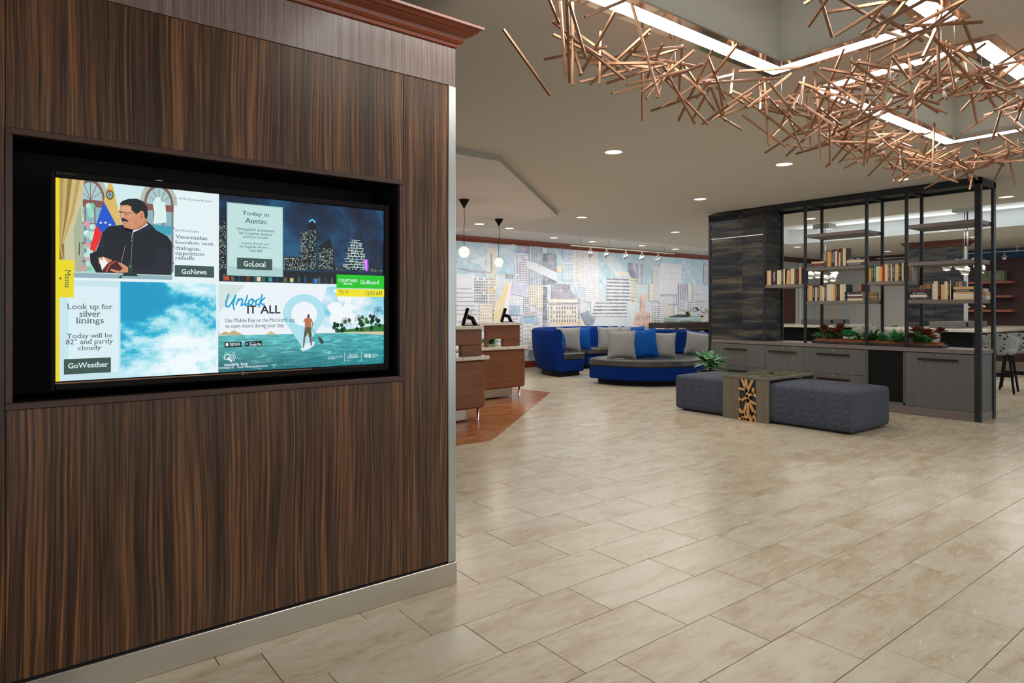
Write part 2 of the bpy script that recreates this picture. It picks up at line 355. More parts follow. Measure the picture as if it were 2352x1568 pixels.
def terrazzo():
    n = NT('speckled_terrazzo_fabric'); P = n.obj(); d = n.noise(P, 22, 3, .5); c = n.voro(P, 17, 'Color'); s = n.sep(c)[0]; v = n.voro(P, 17)
    k = n.m('MULTIPLY', n.m('LESS_THAN', n.m('ADD', v, n.m('MULTIPLY', n.m('SUBTRACT', d, .5), .5)), .30), n.m('GREATER_THAN', s, .38))
    c2 = n.mix(n.noise(P, 120, 2), srgb(128, 130, 128), srgb(160, 162, 158)); return n.fin(n.mix(k, c2, srgb(30, 32, 32)), .6, 0, .4)
M['terrazzo'] = terrazzo()
def leafm(name, c0, c1, c2):
    n = NT(name); f = n.noise(n.sc(n.obj(), 30, 8, 30), 1.2, 4, .6); m = n.fin(n.ramp(f, [(.35, c0), (.5, c1), (.68, c2)]), .4, 0, .5); n.b.inputs['Subsurface Weight'].default_value = .0; return m
M['leaf'] = leafm('silvered_green_leaf', srgb(20, 70, 30), srgb(44, 112, 52), srgb(128, 176, 124))
M['succ_green'] = leafm('green_succulent', srgb(24, 88, 44), srgb(50, 150, 84), srgb(110, 200, 130))
M['succ_dark'] = leafm('spiky_green_succulent', srgb(22, 56, 28), srgb(46, 92, 44), srgb(112, 140, 70))
M['succ_red'] = leafm('dark_red_aeonium', srgb(56, 18, 14), srgb(116, 48, 32), srgb(200, 134, 74))
M['succ_pale'] = leafm('pale_flower_sprig', srgb(120, 96, 60), srgb(180, 140, 110), srgb(206, 180, 150))
M['bark'] = plain('orange_bark_chips', srgb(160, 96, 54), .9, var=.55, scale=110)
M['stem'] = plain('green_stem', srgb(90, 84, 40), .6)
M['paper'] = plain('paper', (.72, .70, .64), .8, var=.05)
M['page'] = plain('aged_book_pages', srgb(214, 196, 158), .85, var=.12, scale=60)
M['page_tan'] = plain('tan_book_pages', srgb(206, 164, 116), .85, var=.15, scale=60)
M['page_yellow'] = plain('yellowed_book_pages', srgb(212, 160, 76), .85, var=.15, scale=60)
M['page_white'] = plain('white_book_pages', srgb(212, 204, 192), .85, var=.08, scale=60)
M['white_cer'] = plain('white_turned_wood', (.78, .74, .66), .5)
M['red_cer'] = plain('coral_red_ceramic', srgb(214, 62, 34), .35, var=.15)
M['mirror_glass'] = plain('mercury_glass', (.55, .50, .46), .12, 1, var=.2)
M['olive'] = plain('olive_patterned_board', srgb(112, 116, 88), .6, var=.2, scale=30)
M['printer'] = plain('pale_teal_plastic', srgb(160, 186, 184), .45, var=.03)
M['white_metal'] = plain('white_track_metal', (.74, .74, .72), .4, var=.02)
n = NT('pendant_glow'); _v = n.voro(n.obj(), 22, 'Distance', 'DISTANCE_TO_EDGE'); _c = n.ramp(_v, [(.0, (.55, .42, .28)), (.10, (1, .93, .82))])
M['globe'] = n.fin((.9, .85, .8), .4, emis=_c, es=1.35)
n = NT('spot_lamp_glow'); M['spotglow'] = n.fin((1, 1, 1), .4, emis=(1, .97, .92), es=5)
def flatmat(name, emit, rough=.35, noise=0):
    n = NT(name); a = n.n('ShaderNodeVertexColor', layer_name='Col').outputs[0]
    if noise:
        a = n.mix(.06, a, (.86, .89, .92))
        v = n.noise(n.sc(n.pos(), 1, 1, 1), 6, 5, .65); w = n.noise(n.sc(n.pos(), 8, 1, 1.5), 3, 4, .6)
        a = n.mix(n.ramp(v, [(.40, (noise*.15,)*3), (.66, (noise,)*3)]), a, (.93, .95, .97)); a = n.mix(n.m('MULTIPLY', w, noise*.5), a, tuple(srgb(150, 150, 165)), 'MULTIPLY')
    if emit: return n.fin((.01, .01, .01), .25, 0, .3, emis=a, es=emit)
    return n.fin(a, rough, 0, .3)
M['screen'] = flatmat('screen_image', 1.0)
M['mural'] = flatmat('printed_mural', 0, .55, .42)
M['printcol'] = flatmat('printed_colours', 0, .6)
# lettering: Blender's own font, with slab serifs grown on the flat stem ends
def glyphs(txt, slab=True, bold=0, shear=0):
    cu = bpy.data.curves.new('t', 'FONT'); cu.body = txt; cu.resolution_u = 3; cu.offset = bold; cu.shear = shear
    ob = bpy.data.objects.new('t', cu); me = ob.to_mesh()
    V0 = [(v.co.x, v.co.y) for v in me.vertices]; F0 = [list(p.vertices) for p in me.polygons]
    if slab:
        cnt = {}
        for f in F0:
            for i in range(len(f)):
                k = tuple(sorted((f[i], f[i-1]))); cnt[k] = cnt.get(k, 0)+1
        for (a, b), c in cnt.items():
            if c != 1: continue
            (xa, ya), (xb, yb) = V0[a], V0[b]; w = abs(xa-xb)
            if abs(ya-yb) < .002 and .055 < w < .15:
                base = abs(ya) < .02 or ya < -.1
                if ya > .02 and ya < .40: continue
                x0, x1 = min(xa, xb)-.055, max(xa, xb)+.055; y0 = ya; y1 = ya+(.055 if base else -.055); n = len(V0)
                V0 += [(x0, y0), (x1, y0), (x1, y1), (x0, y1)]; F0.append([n, n+1, n+2, n+3])
    ob.to_mesh_clear(); bpy.data.objects.remove(ob); bpy.data.curves.remove(cu)
    return V0, F0
class Flat:
    """flat printed or displayed picture: coloured shapes laid on one plane; fn(a, b, lift) gives the point"""
    def __init__(s, fn, step=.00012): s.fn = fn; s.mb = MB(); s.k = 0; s.step = step
    def poly(s, col, pts, up=1):
        s.k += up; s.mb.col = col; s.mb.add([s.fn(a, b, s.k*s.step) for a, b in pts], [list(range(len(pts)))]); return s
    def rect(s, col, tl, br, up=1):
        return s.poly(col, [(tl[0], br[1]), (br[0], br[1]), (br[0], tl[1]), (tl[0], tl[1])], up)
    def line(s, col, pts, w, up=1, asp=1):   # stroke
        s.k += up; s.mb.col = col
        for (a, b) in zip(pts[:-1], pts[1:]):
            dx, dy = (b[0]-a[0]), (b[1]-a[1])/asp; L = math.hypot(dx, dy) or 1; nx, ny = -dy/L*w/2, dx/L*w/2*asp; ex, ey = dx/L*w/3, dy/L*w/3*asp
            s.mb.add([s.fn(*q, s.k*s.step) for q in ((a[0]+nx-ex, a[1]+ny-ey), (a[0]-nx-ex, a[1]-ny-ey), (b[0]-nx+ex, b[1]-ny+ey), (b[0]+nx+ex, b[1]+ny+ey))], [[0, 1, 2, 3]])
        return s
    def ell(s, col, c, rx, ry, a0=0, a1=360, n=24, up=1):
        return s.poly(col, [(c[0]+rx*math.cos(math.radians(a0+(a1-a0)*i/n)), c[1]+ry*math.sin(math.radians(a0+(a1-a0)*i/n))) for i in range(n+(0 if a1-a0 >= 360 else 1))], up)
    def text(s, col, t, tl, br, slab=True, bold=0, shear=0, rot=False, up=1):
        s.k += up; s.mb.col = col; V0, F0 = glyphs(t, slab, bold, shear)
        xs = [p[0] for p in V0]; ys = [p[1] for p in V0]; x0, x1, y0, y1 = min(xs), max(xs), min(ys), max(ys)
        out = []
        for x, y in V0:
            a, b = (x-x0)/(x1-x0), (y-y0)/(y1-y0)
            if rot: a, b = b, 1-a
            out.append(s.fn(tl[0]+(br[0]-tl[0])*a, br[1]+(tl[1]-br[1])*b, s.k*s.step))
        s.mb.add(out, F0); return s
    def wins(s, col, tl, br, nx, ny, fx=.5, fy=.5, jit=0, skip=0, up=1, rnd=None, cols=None):
        s.k += up; R = rnd or random; w = (br[0]-tl[0])/nx; h = (tl[1]-br[1])/ny
        for i in range(nx):
            for j in range(ny):
                if R.random() < skip: continue
                s.mb.col = R.choice(cols) if cols else col; x = tl[0]+w*(i+(1-fx)/2+R.uniform(-jit, jit)); y = br[1]+h*(j+(1-fy)/2)
                s.mb.add([s.fn(*q, s.k*s.step) for q in ((x, y), (x+w*fx, y), (x+w*fx, y+h*fy), (x, y+h*fy))], [[0, 1, 2, 3]])
        return s
    def build(s, name, mat, parent, **k): return s.mb.build(name, mat, parent, **k)
# ---------------------------------------------------------------- floor: bedding, tiles, brown inlay
CZ = 2.82
floor = MB().box(-4, 24, -5, 13.5, -.12, -.008).build('floor', M['grout'], kind='structure')
TW, TL_ = .2855, .58
BR = [(-1.0, 5.235), (3.809,5.272), (6.72,7.709), (6.657,8.249), (6.3, 11.27), (-1.0, 11.27)]
BR[1] = (3.81, 5.235); BR[2] = (6.74, 7.70); BR[3] = (6.66, 8.30)
def inside(p, poly):
    r = False
    for i in range(len(poly)):
        (x0, y0), (x1, y1) = poly[i-1], poly[i]
        if (y0 > p[1]) != (y1 > p[1]) and p[0] < (x1-x0)*(p[1]-y0)/(y1-y0)+x0: r = not r
    return r
def clip_half(poly, a, b, keep_left):      # clip polygon by the line a->b
    out = []
    def sd(p): return ((b[0]-a[0])*(p[1]-a[1])-(b[1]-a[1])*(p[0]-a[0]))*(1 if keep_left else -1)
    for i in range(len(poly)):
        p, q = poly[i-1], poly[i]; sp, sq = sd(p), sd(q)
        if sp >= 0: out.append(p)
        if (sp >= 0) != (sq >= 0): t = sp/(sp-sq); out.append((p[0]+(q[0]-p[0])*t, p[1]+(q[1]-p[1])*t))
    return out
def clip_convex(poly, conv):
    for i in range(len(conv)):
        if not poly: return []
        poly = clip_half(poly, conv[i-1], conv[i], True)
    return poly
fx, fy = .612865, .790187
def seen(x, y):
    d = x*fx+y*fy; r = x*fy-y*fx
    return d > 1.6 and -0.62 < r/d < .80 and 1.3/d < .60
FULL = {}
def tile_mesh(poly, mat, key=None):
    if key and key in FULL: return FULL[key]
    mb = MB(); c = (sum(p[0] for p in poly)/len(poly), sum(p[1] for p in poly)/len(poly)); q = [(p[0]-c[0], p[1]-c[1]) for p in poly]
    ar = sum(q[i-1][0]*q[i][1]-q[i][0]*q[i-1][1] for i in range(len(q)))
    if ar < 0: q = q[::-1]
    if abs(ar) < .004: mb.prism(q, -.008, 0)
    else: mb.prism(q, -.010, 0, .0012)
    me = bpy.data.meshes.new('tile'); me.from_pydata(mb.v, [], mb.f[1:]); me.materials.append(mat); me.update()
    if key: FULL[key] = me
    return me
BRC = BR
def area(p): return abs(sum(p[i-1][0]*p[i][1]-p[i][0]*p[i-1][1] for i in range(len(p))))/2
beige = []; brown = []
g = .0014
Aq, Bq = BR[1], BR[2]
for r in range(-18, 33):
    y0 = 2.2535+r*TW; off = .185-.1475*r
    for k in range(-8, 42):
        x0 = off+k*TL_
        if x0 > 20.5 or x0 < -3: continue
        rect = [(x0+g, y0+g), (x0+TL_-g, y0+g), (x0+TL_-g, y0+TW-g), (x0+g, y0+TW-g)]
        cx, cy = x0+TL_/2, y0+TW/2
        if not any(seen(*p) for p in rect) or y0 > 11.3: continue
        if y0 > 2.62 and x0+TL_ < 1.69: continue                       # under the veneered wall
        if cx < 7.2 and cy > 5.0:
            rem = rect; pieces = []
            for i in range(len(BRC)):
                e0, e1 = BRC[i-1], BRC[i]; out = clip_half(rem, e0, e1, False)
                if len(out) > 2 and area(out) > 1e-5: pieces.append(out)
                rem = clip_half(rem, e0, e1, True)
                if len(rem) < 3: break
            if len(pieces) == 1 and area(pieces[0]) > .999*area(rect): beige.append((cx*fx+cy*fy, rect, 'beige'))
            else: beige += [(cx*fx+cy*fy, q, None) for q in pieces]
        else: beige.append((cx*fx+cy*fy, rect, 'beige'))
BT = .30
ang = math.radians(0)
for i in range(-4, 30):
    for j in range(0, 24):
        x0, y0 = -1+i*.6+(j % 2)*.3, 5.24+j*BT
        rect = [(x0+g, y0+g), (x0+.6-g, y0+g), (x0+.6-g, y0+BT-g), (x0+g, y0+BT-g)]
        cv = clip_convex(rect, BRC)
        if len(cv) < 3 or not any(seen(*p) for p in rect) or x0 < 2.5: continue
        brown.append(((x0+.3)*fx+(y0+.15)*fy, cv, None))
alltiles = sorted([(d, p, k, 'tile') for d, p, k in beige if d < 40]+[(d, p, k, 'tile_brown') for d, p, k in brown], key=lambda t: t[0])
far = {'tile': MB(), 'tile_brown': MB()}; nsing = 0
for d, p, k, mt in alltiles:
    ar = abs(sum(p[i-1][0]*p[i][1]-p[i][0]*p[i-1][1] for i in range(len(p))))/2
    if nsing < 298 and ar > .01:
        me = tile_mesh(p, M[mt], k); o = bpy.data.objects.new('tile', me); COL.objects.link(o)
        o.location = (sum(q[0] for q in p)/len(p), sum(q[1] for q in p)/len(p), random.uniform(-.0003, .0003)); o.parent = floor; nsing += 1
    else:
        ccw = sum(p[i-1][0]*p[i][1]-p[i][0]*p[i-1][1] for i in range(len(p))) > 0
        if ar > .0005: far[mt].prism(p if ccw else p[::-1], -.009, 0)
far['tile'].build('distant_tile_field', M['tile'], floor, kind='stuff')
far['tile_brown'].build('distant_brown_tile_field', M['tile_brown'], floor, kind='stuff')
# ---------------------------------------------------------------- ceiling with two light coffers, a cove tray and a dropped soffit
HO = [(1.41, 3.81, 1.36, 2.19, 3.27), (4.46, 6.71, 1.36, 2.19, 3.27), (4.46, 6.71, -.50, .33, 3.27), (1.41, 3.81, -.50, .33, 3.27), (11.35, 14.55, -2.0, 8.10, 3.13)]
xs = sorted({-4, 24}|{h[0] for h in HO}|{h[1] for h in HO}); ys = sorted({-5, 13.5}|{h[2] for h in HO}|{h[3] for h in HO})
mb = MB(); cf = MB(); cv = MB()
for i in range(len(xs)-1):
    for j in range(len(ys)-1):
        cx, cy = (xs[i]+xs[i+1])/2, (ys[j]+ys[j+1])/2
        if any(h[0] < cx < h[1] and h[2] < cy < h[3] for h in HO): continue
        mb.add([(xs[i], ys[j], CZ), (xs[i], ys[j+1], CZ), (xs[i+1], ys[j+1], CZ), (xs[i+1], ys[j], CZ)], [[0, 1, 2, 3]])
mb.add([(-4, -5, 3.6), (24, -5, 3.6), (24, 13.5, 3.6), (-4, 13.5, 3.6)], [[0, 1, 2, 3]])
ceil = mb.build('ceiling', M['ceiling'], kind='structure')
for h in HO:
    t = cv if h[4] < 3.2 else cf
    x0, x1, y0, y1, z = h
    for a, b in (((x0, y0), (x1, y0)), ((x1, y0), (x1, y1)), ((x1, y1), (x0, y1)), ((x0, y1), (x0, y0))):
        t.add([(*a, CZ), (*b, CZ), (*b, z), (*a, z)], [[0, 1, 2, 3]])
    t.add([(x0, y0, z), (x1, y0, z), (x1, y1, z), (x0, y1, z)], [[0, 1, 2, 3]])
cf.build('coffer_lining', M['coffer'], ceil); cv.build('cove_lining', M['cove'], ceil)
SF = [(-1, 5.16), (3.85, 5.16), (6.83, 7.64), (6.75, 11.27), (-1, 11.27)]
MB().prism(SF, 2.755, 2.757).build('dropped_soffit', M['soffit'], ceil); MB().prism([(-1, 5.1595), (3.8502, 5.1595), (6.8306, 7.6398), (6.7505, 11.27), (-1, 11.27)], 2.7571, CZ-.001).build('soffit_fascia', M['fascia'], ceil)
# cove lamps hidden in the tray
for yy in (0, 5.2):
    lamp('AREA', 'cove_lamp', (11.55, yy, 2.95), 17, (.82, .95, 1), (0, math.radians(-125), 0), shape='RECTANGLE', size=.1, size_y=5)
    lamp('AREA', 'cove_lamp', (14.35, yy, 2.95), 11, (.82, .95, 1), (0, math.radians(125), 0), shape='RECTANGLE', size=.1, size_y=5)
for x_, y_ in ((2.6, 1.78), (5.6, 1.78)): lamp('AREA', 'coffer_fill', (x_, y_, CZ+.03), .9, (.96, 1, .98), (PI, 0, 0), shape='RECTANGLE', size=2.2, size_y=.7)  # unseen uplights added to brighten the coffer insides
# ---------------------------------------------------------------- walls
def wall(name, b, m, **k): return MB().box(*b).build(name, m, kind='structure', **k)
wm = wall('wall_mural', (-1, 16.9, 11.3, 11.5, 0, CZ), M['wall_grey'])
def crown_run(mb, axis, c, a0, a1, ztop, h, proj, sgn):   # stepped ogee moulding; profile points (out, z)
    pr = [(0, 0), (.15, .0), (.18, .12), (.30, .16), (.38, .34), (.55, .52), (.72, .62), (.76, .74), (.90, .80), (1, .86), (1, 1), (0, 1)]
    P = [(p*proj, ztop-h+q*h) for p, q in pr]; n = len(P)
    vs = []
    for a in (a0, a1):
        for o, z in P: vs.append((a, c+sgn*o, z) if axis == 0 else (c+sgn*o, a, z))
    mb.add(vs, [[i, (i+1) % n, n+(i+1) % n, n+i] for i in range(n)]+[list(range(n)), [n+i for i in range(n)][::-1]])
mb = MB(); crown_run(mb, 0, 11.3, -1, 16.9, CZ, .115, .10, -1); mb.build('trim_1', M['crown'], kind='structure')
mb = MB().box(-1, 16.9, 11.275, 11.3, 0, .125, .004).box(-1, 16.9, 11.285, 11.3, .125, .15, .004); mb.build('baseboard_mural', M['crown'], kind='structure')
# far corner walls behind the bar tables
wall('wall_far', (18.6, 19.95, 10.15, 10.35, 0, CZ), M['wall_cool'])
wall('wall_return', (16.7, 16.9, 10.15, 11.3, 0, CZ), M['wall_grey']); wall('wall_back', (16.9, 18.6, 10.15, 10.35, 0, CZ), M['wall_cool'])
mb = MB(); crown_run(mb, 0, 10.15, 16.7, 19.8, CZ, .13, .10, -1); mb.build('trim_2', M['reddoor'], kind='structure')
mb = MB(); crown_run(mb, 1, 19.75, 7.0, 10.15, CZ, .13, .10, -1); mb.build('trim_3', M['reddoor'], kind='structure')
wall('wall_beige_bay', (19.75, 19.9, 9.39, 10.15, 0, CZ), M['wall_beige']); wall('wall_cool_bay', (19.75, 19.9, 8.98, 9.387, 0, CZ), M['wall_cool'])
wall('wall_grey_bay', (19.75, 19.9, 7.0, 8.977, 0, CZ), M['wall_grey'])
wb = wall('wall_burgundy', (19.75, 19.9, -1, 7.0, 0, 2.59), M['burgundy']); MB().box(19.74, 19.9, -1, 7.0, 2.59, CZ).build('painted_band', M['blue_paint'], wb)
for i in range(5): MB().box(19.738, 19.75, 6.06-1.22*(i+1)+.005, 6.06-1.22*i, .1, 2.585, .002).build('panel', M['burgundy'], wb)
d1 = MB().box(17.55, 18.42, 10.10, 10.15, 0, 2.12).build('door_1', M['reddoor'], kind='structure')
for z0, z1 in ((.15, .85), (.97, 1.95)): MB().box(17.68, 18.29, 10.085, 10.10, z0, z1, .012).build('panel', M['reddoor'], d1)
for x in (17.47, 18.43): MB().box(x, x+.09, 10.08, 10.15, 0, 2.2, .006).build('door_frame', M['wall_white'], d1)
MB().box(17.47, 18.52, 10.08, 10.15, 2.12, 2.2, .006).build('door_frame', M['wall_white'], d1)
MB().box(18.62, 18.75, 10.06, 10.15, 0, CZ-.13, .02).build('trim_4', M['wall_white'], kind='structure')
# slate-veneered column with its crown
cl = MB().box(16.5, 16.75, 5.22, 6.31, 0, 2.70).build('column', M['slate'], kind='structure')
for i in range(2): MB().box(16.488, 16.5, 5.225+i*.545, 5.225+i*.545+.540, .1, 2.69, .002).build('panel', M['slate'], cl)
MB().box(16.515, 16.74, 5.205, 5.22, .1, 2.69, .003).build('panel', M['wall_cool'], cl, label='side panel coloured pale for the light it reflects')  # reflection on this side of the column is put into the pale colour
mb = MB()
pr = [(0, 0), (.2, .05), (.28, .22), (.55, .5), (.72, .62), (.78, .8), (1, .88), (1, 1)]; R = [((16.5, 16.75, 5.22, 6.31), p*.13, 2.68+q*.135) for p, q in pr]
vs = []
for (a, b, c, d), o, z in R: vs += [(a-o, c-o, z), (b+o, c-o, z), (b+o, d+o, z), (a-o, d+o, z)]
mb.add(vs, [[k*4+i, k*4+(i+1) % 4, (k+1)*4+(i+1) % 4, (k+1)*4+i] for k in range(len(R)-1) for i in range(4)]+[[3, 2, 1, 0], [len(vs)-4+i for i in range(4)]]); mb.build('crown', M['crown_y'], cl)
# far side closing walls (out of the frame, keep the room a room)

# ---------------------------------------------------------------- veneered wall with the screen recess
V0 = 2.619; F = V0+.02
kw = MB().box(-3.9, 1.685, F+.28, 5.0, 0, 2.62).box(-3.9, .012, F+.01, F+.28, 0, 2.62).box(1.398, 1.685, F+.01, F+.28, 0, 2.62).box(.012, 1.398, F+.01, F+.28, 1.862, 2.62).box(.012, 1.398, F+.01, F+.28, 0, .994).build('wall_left', M['black'], kind='structure')
def pan(x0, x1, z0, z1, m, y=V0, b=.0012, name='panel', **k): return MB().box(x0, x1, y, F+.008, z0, z1, b).build(name, m, kw, **k)
pan(-3.9, -.0015, .112, 2.355, M['zebra']); pan(0, 1.4125, 1.878, 2.355, M['zebra']); pan(0, 1.4125, .112, .978, M['zebra']); pan(1.4145, 1.648, .112, 2.355, M['zebra'])
pan(-3.9, 1.69, 2.357, 2.536, M['frieze'], V0-.002, name='frieze_panel')
MB().box(1.650, 1.691, V0-.004, V0+.10, .104, 2.356, .002).build('corner_guard', M['steel_v'], kw)
MB().box(-3.9, 1.693, V0-.010, V0+.10, 0, .103, .002).build('kick_plate', M['steel'], kw)
MB().box(-3.9, 1.688, V0+.002, V0+.03, .10, .115).build('shadow_gap', M['black'], kw)
mb = MB(); pr = [(0, 0), (.0, .02), (.10, .06), (.14, .20), (.22, .22), (.30, .34), (.34, .50), (.60, .62), (.66, .70), (.78, .72), (.84, .84), (1, .88), (1, 1), (0, 1)]
H, PJ, zb = .094, .100, 2.536; n_ = len(pr); vs = []
for ax_, end in ((0, -3.9), (1, None)):
    for p, q in pr: vs.append((-3.9 if ax_ == 0 else 1.69+p*PJ, V0-p*PJ, zb+q*H))
for p, q in pr: vs.append((1.69+p*PJ, 5.0, zb+q*H))
mb.add(vs, [[k*n_+i, k*n_+(i+1) % n_, (k+1)*n_+(i+1) % n_, (k+1)*n_+i] for k in (0, 1) for i in range(n_)]); mb.build('crown', M['crown'], kw)
# frame round the recess, recess box
fo = [(0, 1.4125, 1.858, 1.8775), (0, 1.4125, .979, 1.000)]
for x0, x1, z0, z1 in fo: MB().box(x0, x1, V0-.005, V0+.02, z0, z1, .0012).build('frame_rail', M['frame_wood'], kw)
for x0, x1 in ((0, .018), (1.393, 1.4125)): MB().box(x0, x1, V0-.0045, V0+.02, 1.0005, 1.8575, .0012).build('frame_stile', M['frame_wood'], kw)
mb = MB(); a, b, c, d = .018, 1.393, 1.000, 1.858; y0, y1 = V0+.0, V0+.27
for q in (((a, c), (b, c)), ((b, c), (b, d)), ((b, d), (a, d)), ((a, d), (a, c))):
    (xa, za), (xb, zb_) = q; mb.add([(xa, y0+.02, za), (xb, y0+.02, zb_), (xb, y1, zb_), (xa, y1, za)], [[0, 1, 2, 3]])
mb.add([(a, y1, c), (b, y1, c), (b, y1, d), (a, y1, d)], [[0, 1, 2, 3]]); mb.build('recess_lining', M['black'], kw)
# ---------------------------------------------------------------- the television
tv = thing('television', 'large flat television showing four news and travel tiles in the dark wall recess', 'television', (.7355, 2.70, 1.0))
S0, S1, T0, T1, SY = .132, 1.339, 1.058, 1.7405, 2.665
mb = MB().box(.122, 1.358, SY+.012, SY+.10, 1.034, 1.762, .01).box(.35, 1.12, SY+.10, SY+.16, 1.10, 1.6, .01); mb.build('casing', M['gloss_black'], tv)
bz = MB().box(.117, S0, SY-.012, SY+.014, 1.028, 1.766, .003).box(S1, 1.362, SY-.012, SY+.014, 1.028, 1.766, .003).box(S0-.001, S1+.001, SY-.012, SY+.014, T1, 1.766, .003).box(S0-.001, S1+.001, SY-.012, SY+.014, 1.028, T0-.004, .003).build('bezel', M['bezel'], tv)
MB().box(S0-.002, S1*.75, SY-.0135, SY-.011, T0-.0075, T0-.004).build('copper_line', M['copper'], bz, label='thin copper line under the picture')
def SF_(a, b, l, y=SY): return (S0+(S1-S0)*a, y-.0006-l, T0+(T1-T0)*b)
scn = MB().box(S0, S1, SY-.0005, SY+.012, T0-.004, T1).build('screen', M['gloss_black'], tv)
def sx(p): return p[0]
def cloudmat(name, sky, sc, lo, hi, kind=0):
    dist = .15 if kind == 1 else .5
    n = NT(name); P = n.pos(); v = n.sc(P, 1, 1, 1.5, (4.2, 0, 1.7)); a = n.noise(v, sc, 9, .60, dist); d = n.noise(n.sc(P, 1, 1, 1.6, (1, 0, 5)), sc*2.4, 7, .7)
    f = n.m('ADD', n.m('MULTIPLY', a, .75), n.m('MULTIPLY', d, .25)); z = n.m('DIVIDE', n.m('SUBTRACT', n.sep(P)[2], T0), T1-T0)
    if kind == 1: xr = n.m('DIVIDE', n.m('SUBTRACT', n.sep(P)[0], .34), .38); f = n.m('ADD', f, n.m('ADD', n.m('MULTIPLY', n.m('SUBTRACT', .33, z), .16), n.m('MULTIPLY', n.m('MULTIPLY', n.m('SUBTRACT', xr, .45), z), .42)))
    col = n.ramp(f, [(lo, sky[0]), ((lo+hi)/2, sky[1]), (hi, sky[2])]+([(min(1, hi+.1), sky[3])] if len(sky) > 3 else []))
    return n.fin((.01, .01, .01), .25, 0, .3, emis=col, es=1)
M['s_cloud'] = cloudmat('screen_cloud_photo', [srgb(0, 150, 196), srgb(40, 180, 214), srgb(160, 224, 236), srgb(238, 248, 252)], 5.0, .40, .49, 1)
M['s_night'] = cloudmat('screen_night_photo', [srgb(4, 22, 44), srgb(8, 44, 78), srgb(20, 84, 122)], 4, .42, .62)
M['s_adsky'] = cloudmat('screen_beach_sky', [srgb(120, 204, 226), srgb(190, 226, 238), srgb(232, 238, 246)], 4, .38, .52)
def seamat():
    n = NT('screen_sea_photo'); P = n.pos(); y = n.sep(P); z = n.m('DIVIDE', n.m('SUBTRACT', y[2], T0), (T1-T0)*.2); x = n.m('DIVIDE', n.m('SUBTRACT', y[0], .73), .6)
    w = n.noise(n.sc(P, 10, 1, 55), 1.6, 6, .65, .8); base = n.mix(n.m('MINIMUM', n.m('MAXIMUM', z, 0), 1), srgb(14, 96, 104), srgb(110, 214, 216))
    base = n.mix(n.m('MULTIPLY', n.m('MINIMUM', n.m('MAXIMUM', x, 0), 1), .5), base, srgb(24, 184, 196)); col = n.mix(n.ramp(w, [(.42, (0, 0, 0)), (.62, (1, 1, 1))]), n.mix(.55, base, srgb(8, 84, 92)), base)
    col = n.mix(n.m('MULTIPLY', n.ramp(w, [(.6, (0, 0, 0)), (.7, (1, 1, 1))]), .45), col, srgb(210, 240, 238)); return n.fin((.01, .01, .01), .25, 0, .3, emis=col, es=1)
M['s_sea'] = seamat()
WH = srgb(226, 240, 244)
def tilep(name, mat, tl, br, lift): f = Flat(SF_); f.k = lift; f.rect((1, 1, 1), tl, br); return f.build(name, mat, scn)
f = Flat(SF_); f.rect(WH, (0, 1), (1, 0)); f.rect(srgb(196, 226, 234), (0, (0.0108,0.4996)[1]), ((0.1558,0.4996)[0], 0)); f.rect(srgb(214, 236, 242), (.03, (0.0108,0.4703)[1]), ((0.1558,0.4996)[0]-.005, .03))
f.build('backdrop', M['screen'], scn)
xa, xb = (0.0091,1.0051)[0], (0.2925,0.9304)[0]; tb = (0.2925,0.5128)[1]; nb = (0.4258,0.5114)[1]; xc = (0.1558,0.4996)[0]; xd = (0.4176,0.3927)[0]; xe = (0.4258,0.5114)[0]; tc = (0.2767,0.4982)[1]; ta = (0.6363,0.4967)[1]
tilep('cloud_photo', M['s_cloud'], (xc, tc), (xd, 0), 3); tilep('night_photo', M['s_night'], (xe, 1), (1, nb), 3)
hz = (0.7821,0.2066)[1]; tilep('beach_sky', M['s_adsky'], (xe-.002, ta), (1, hz), 3); tilep('beach_sea', M['s_sea'], (xe-.002, hz), (1, 0), 3)
# --- news photograph: curtain, arched windows, flag, seated man in a navy jacket reading at a table
f = Flat(SF_); f.k = 26; f.step = .00002
f.rect(srgb(178, 214, 220), (xa, 1), (xb, tb))
f.poly(srgb(206, 232, 236), [(0.0655,1.0154), (xb, 1), (xb, (0.2916,0.8806)[1]), (0.0655,0.8484)])
R2 = random.Random(3)
for cx, rx, yb in (((0.082,0.9055), .036, 0), ((0.256,0.9128), .040, 0)):
    f.ell(srgb(178, 190, 180), cx, rx*1.25, .13, 0, 180); f.ell(srgb(120, 96, 84), cx, rx*.98, .105, 0, 180); f.ell(srgb(168, 200, 204), cx, rx*.82, .088, 0, 180)
    for a in (30, 60, 90, 120, 150): f.line(srgb(120, 90, 78), [cx, (cx[0]+rx*.82*math.cos(math.radians(a)), cx[1]+.088*math.sin(math.radians(a)))], .0016)
    f.rect(srgb(140, 176, 184), (cx[0]-rx, cx[1]), (cx[0]+rx, cx[1]-.36)); f.rect(srgb(132, 84, 76), (cx[0]-rx, cx[1]), (cx[0]+rx, cx[1]-.035))
    for q in (-.95, -.35, .3, .9): f.line(srgb(118, 82, 76), [(cx[0]+rx*q, cx[1]), (cx[0]+rx*q, cx[1]-.36)], .0028)
    for q in (.12, .22, .31): f.line(srgb(118, 82, 76), [(cx[0]-rx, cx[1]-q), (cx[0]+rx, cx[1]-q)], .004, asp=1.7)
f.poly(srgb(216, 238, 236), [(0.2394,0.9143), (0.2477,0.948), (0.2601,0.9553), (0.2618,0.926), (0.2726,0.9319), (0.2767,0.8205), (0.2411,0.8073), (0.2436,0.8645)])
f.rect(srgb(60, 160, 180), (0.237,0.8015), (xb, (0.2916,0.7546)[1]))
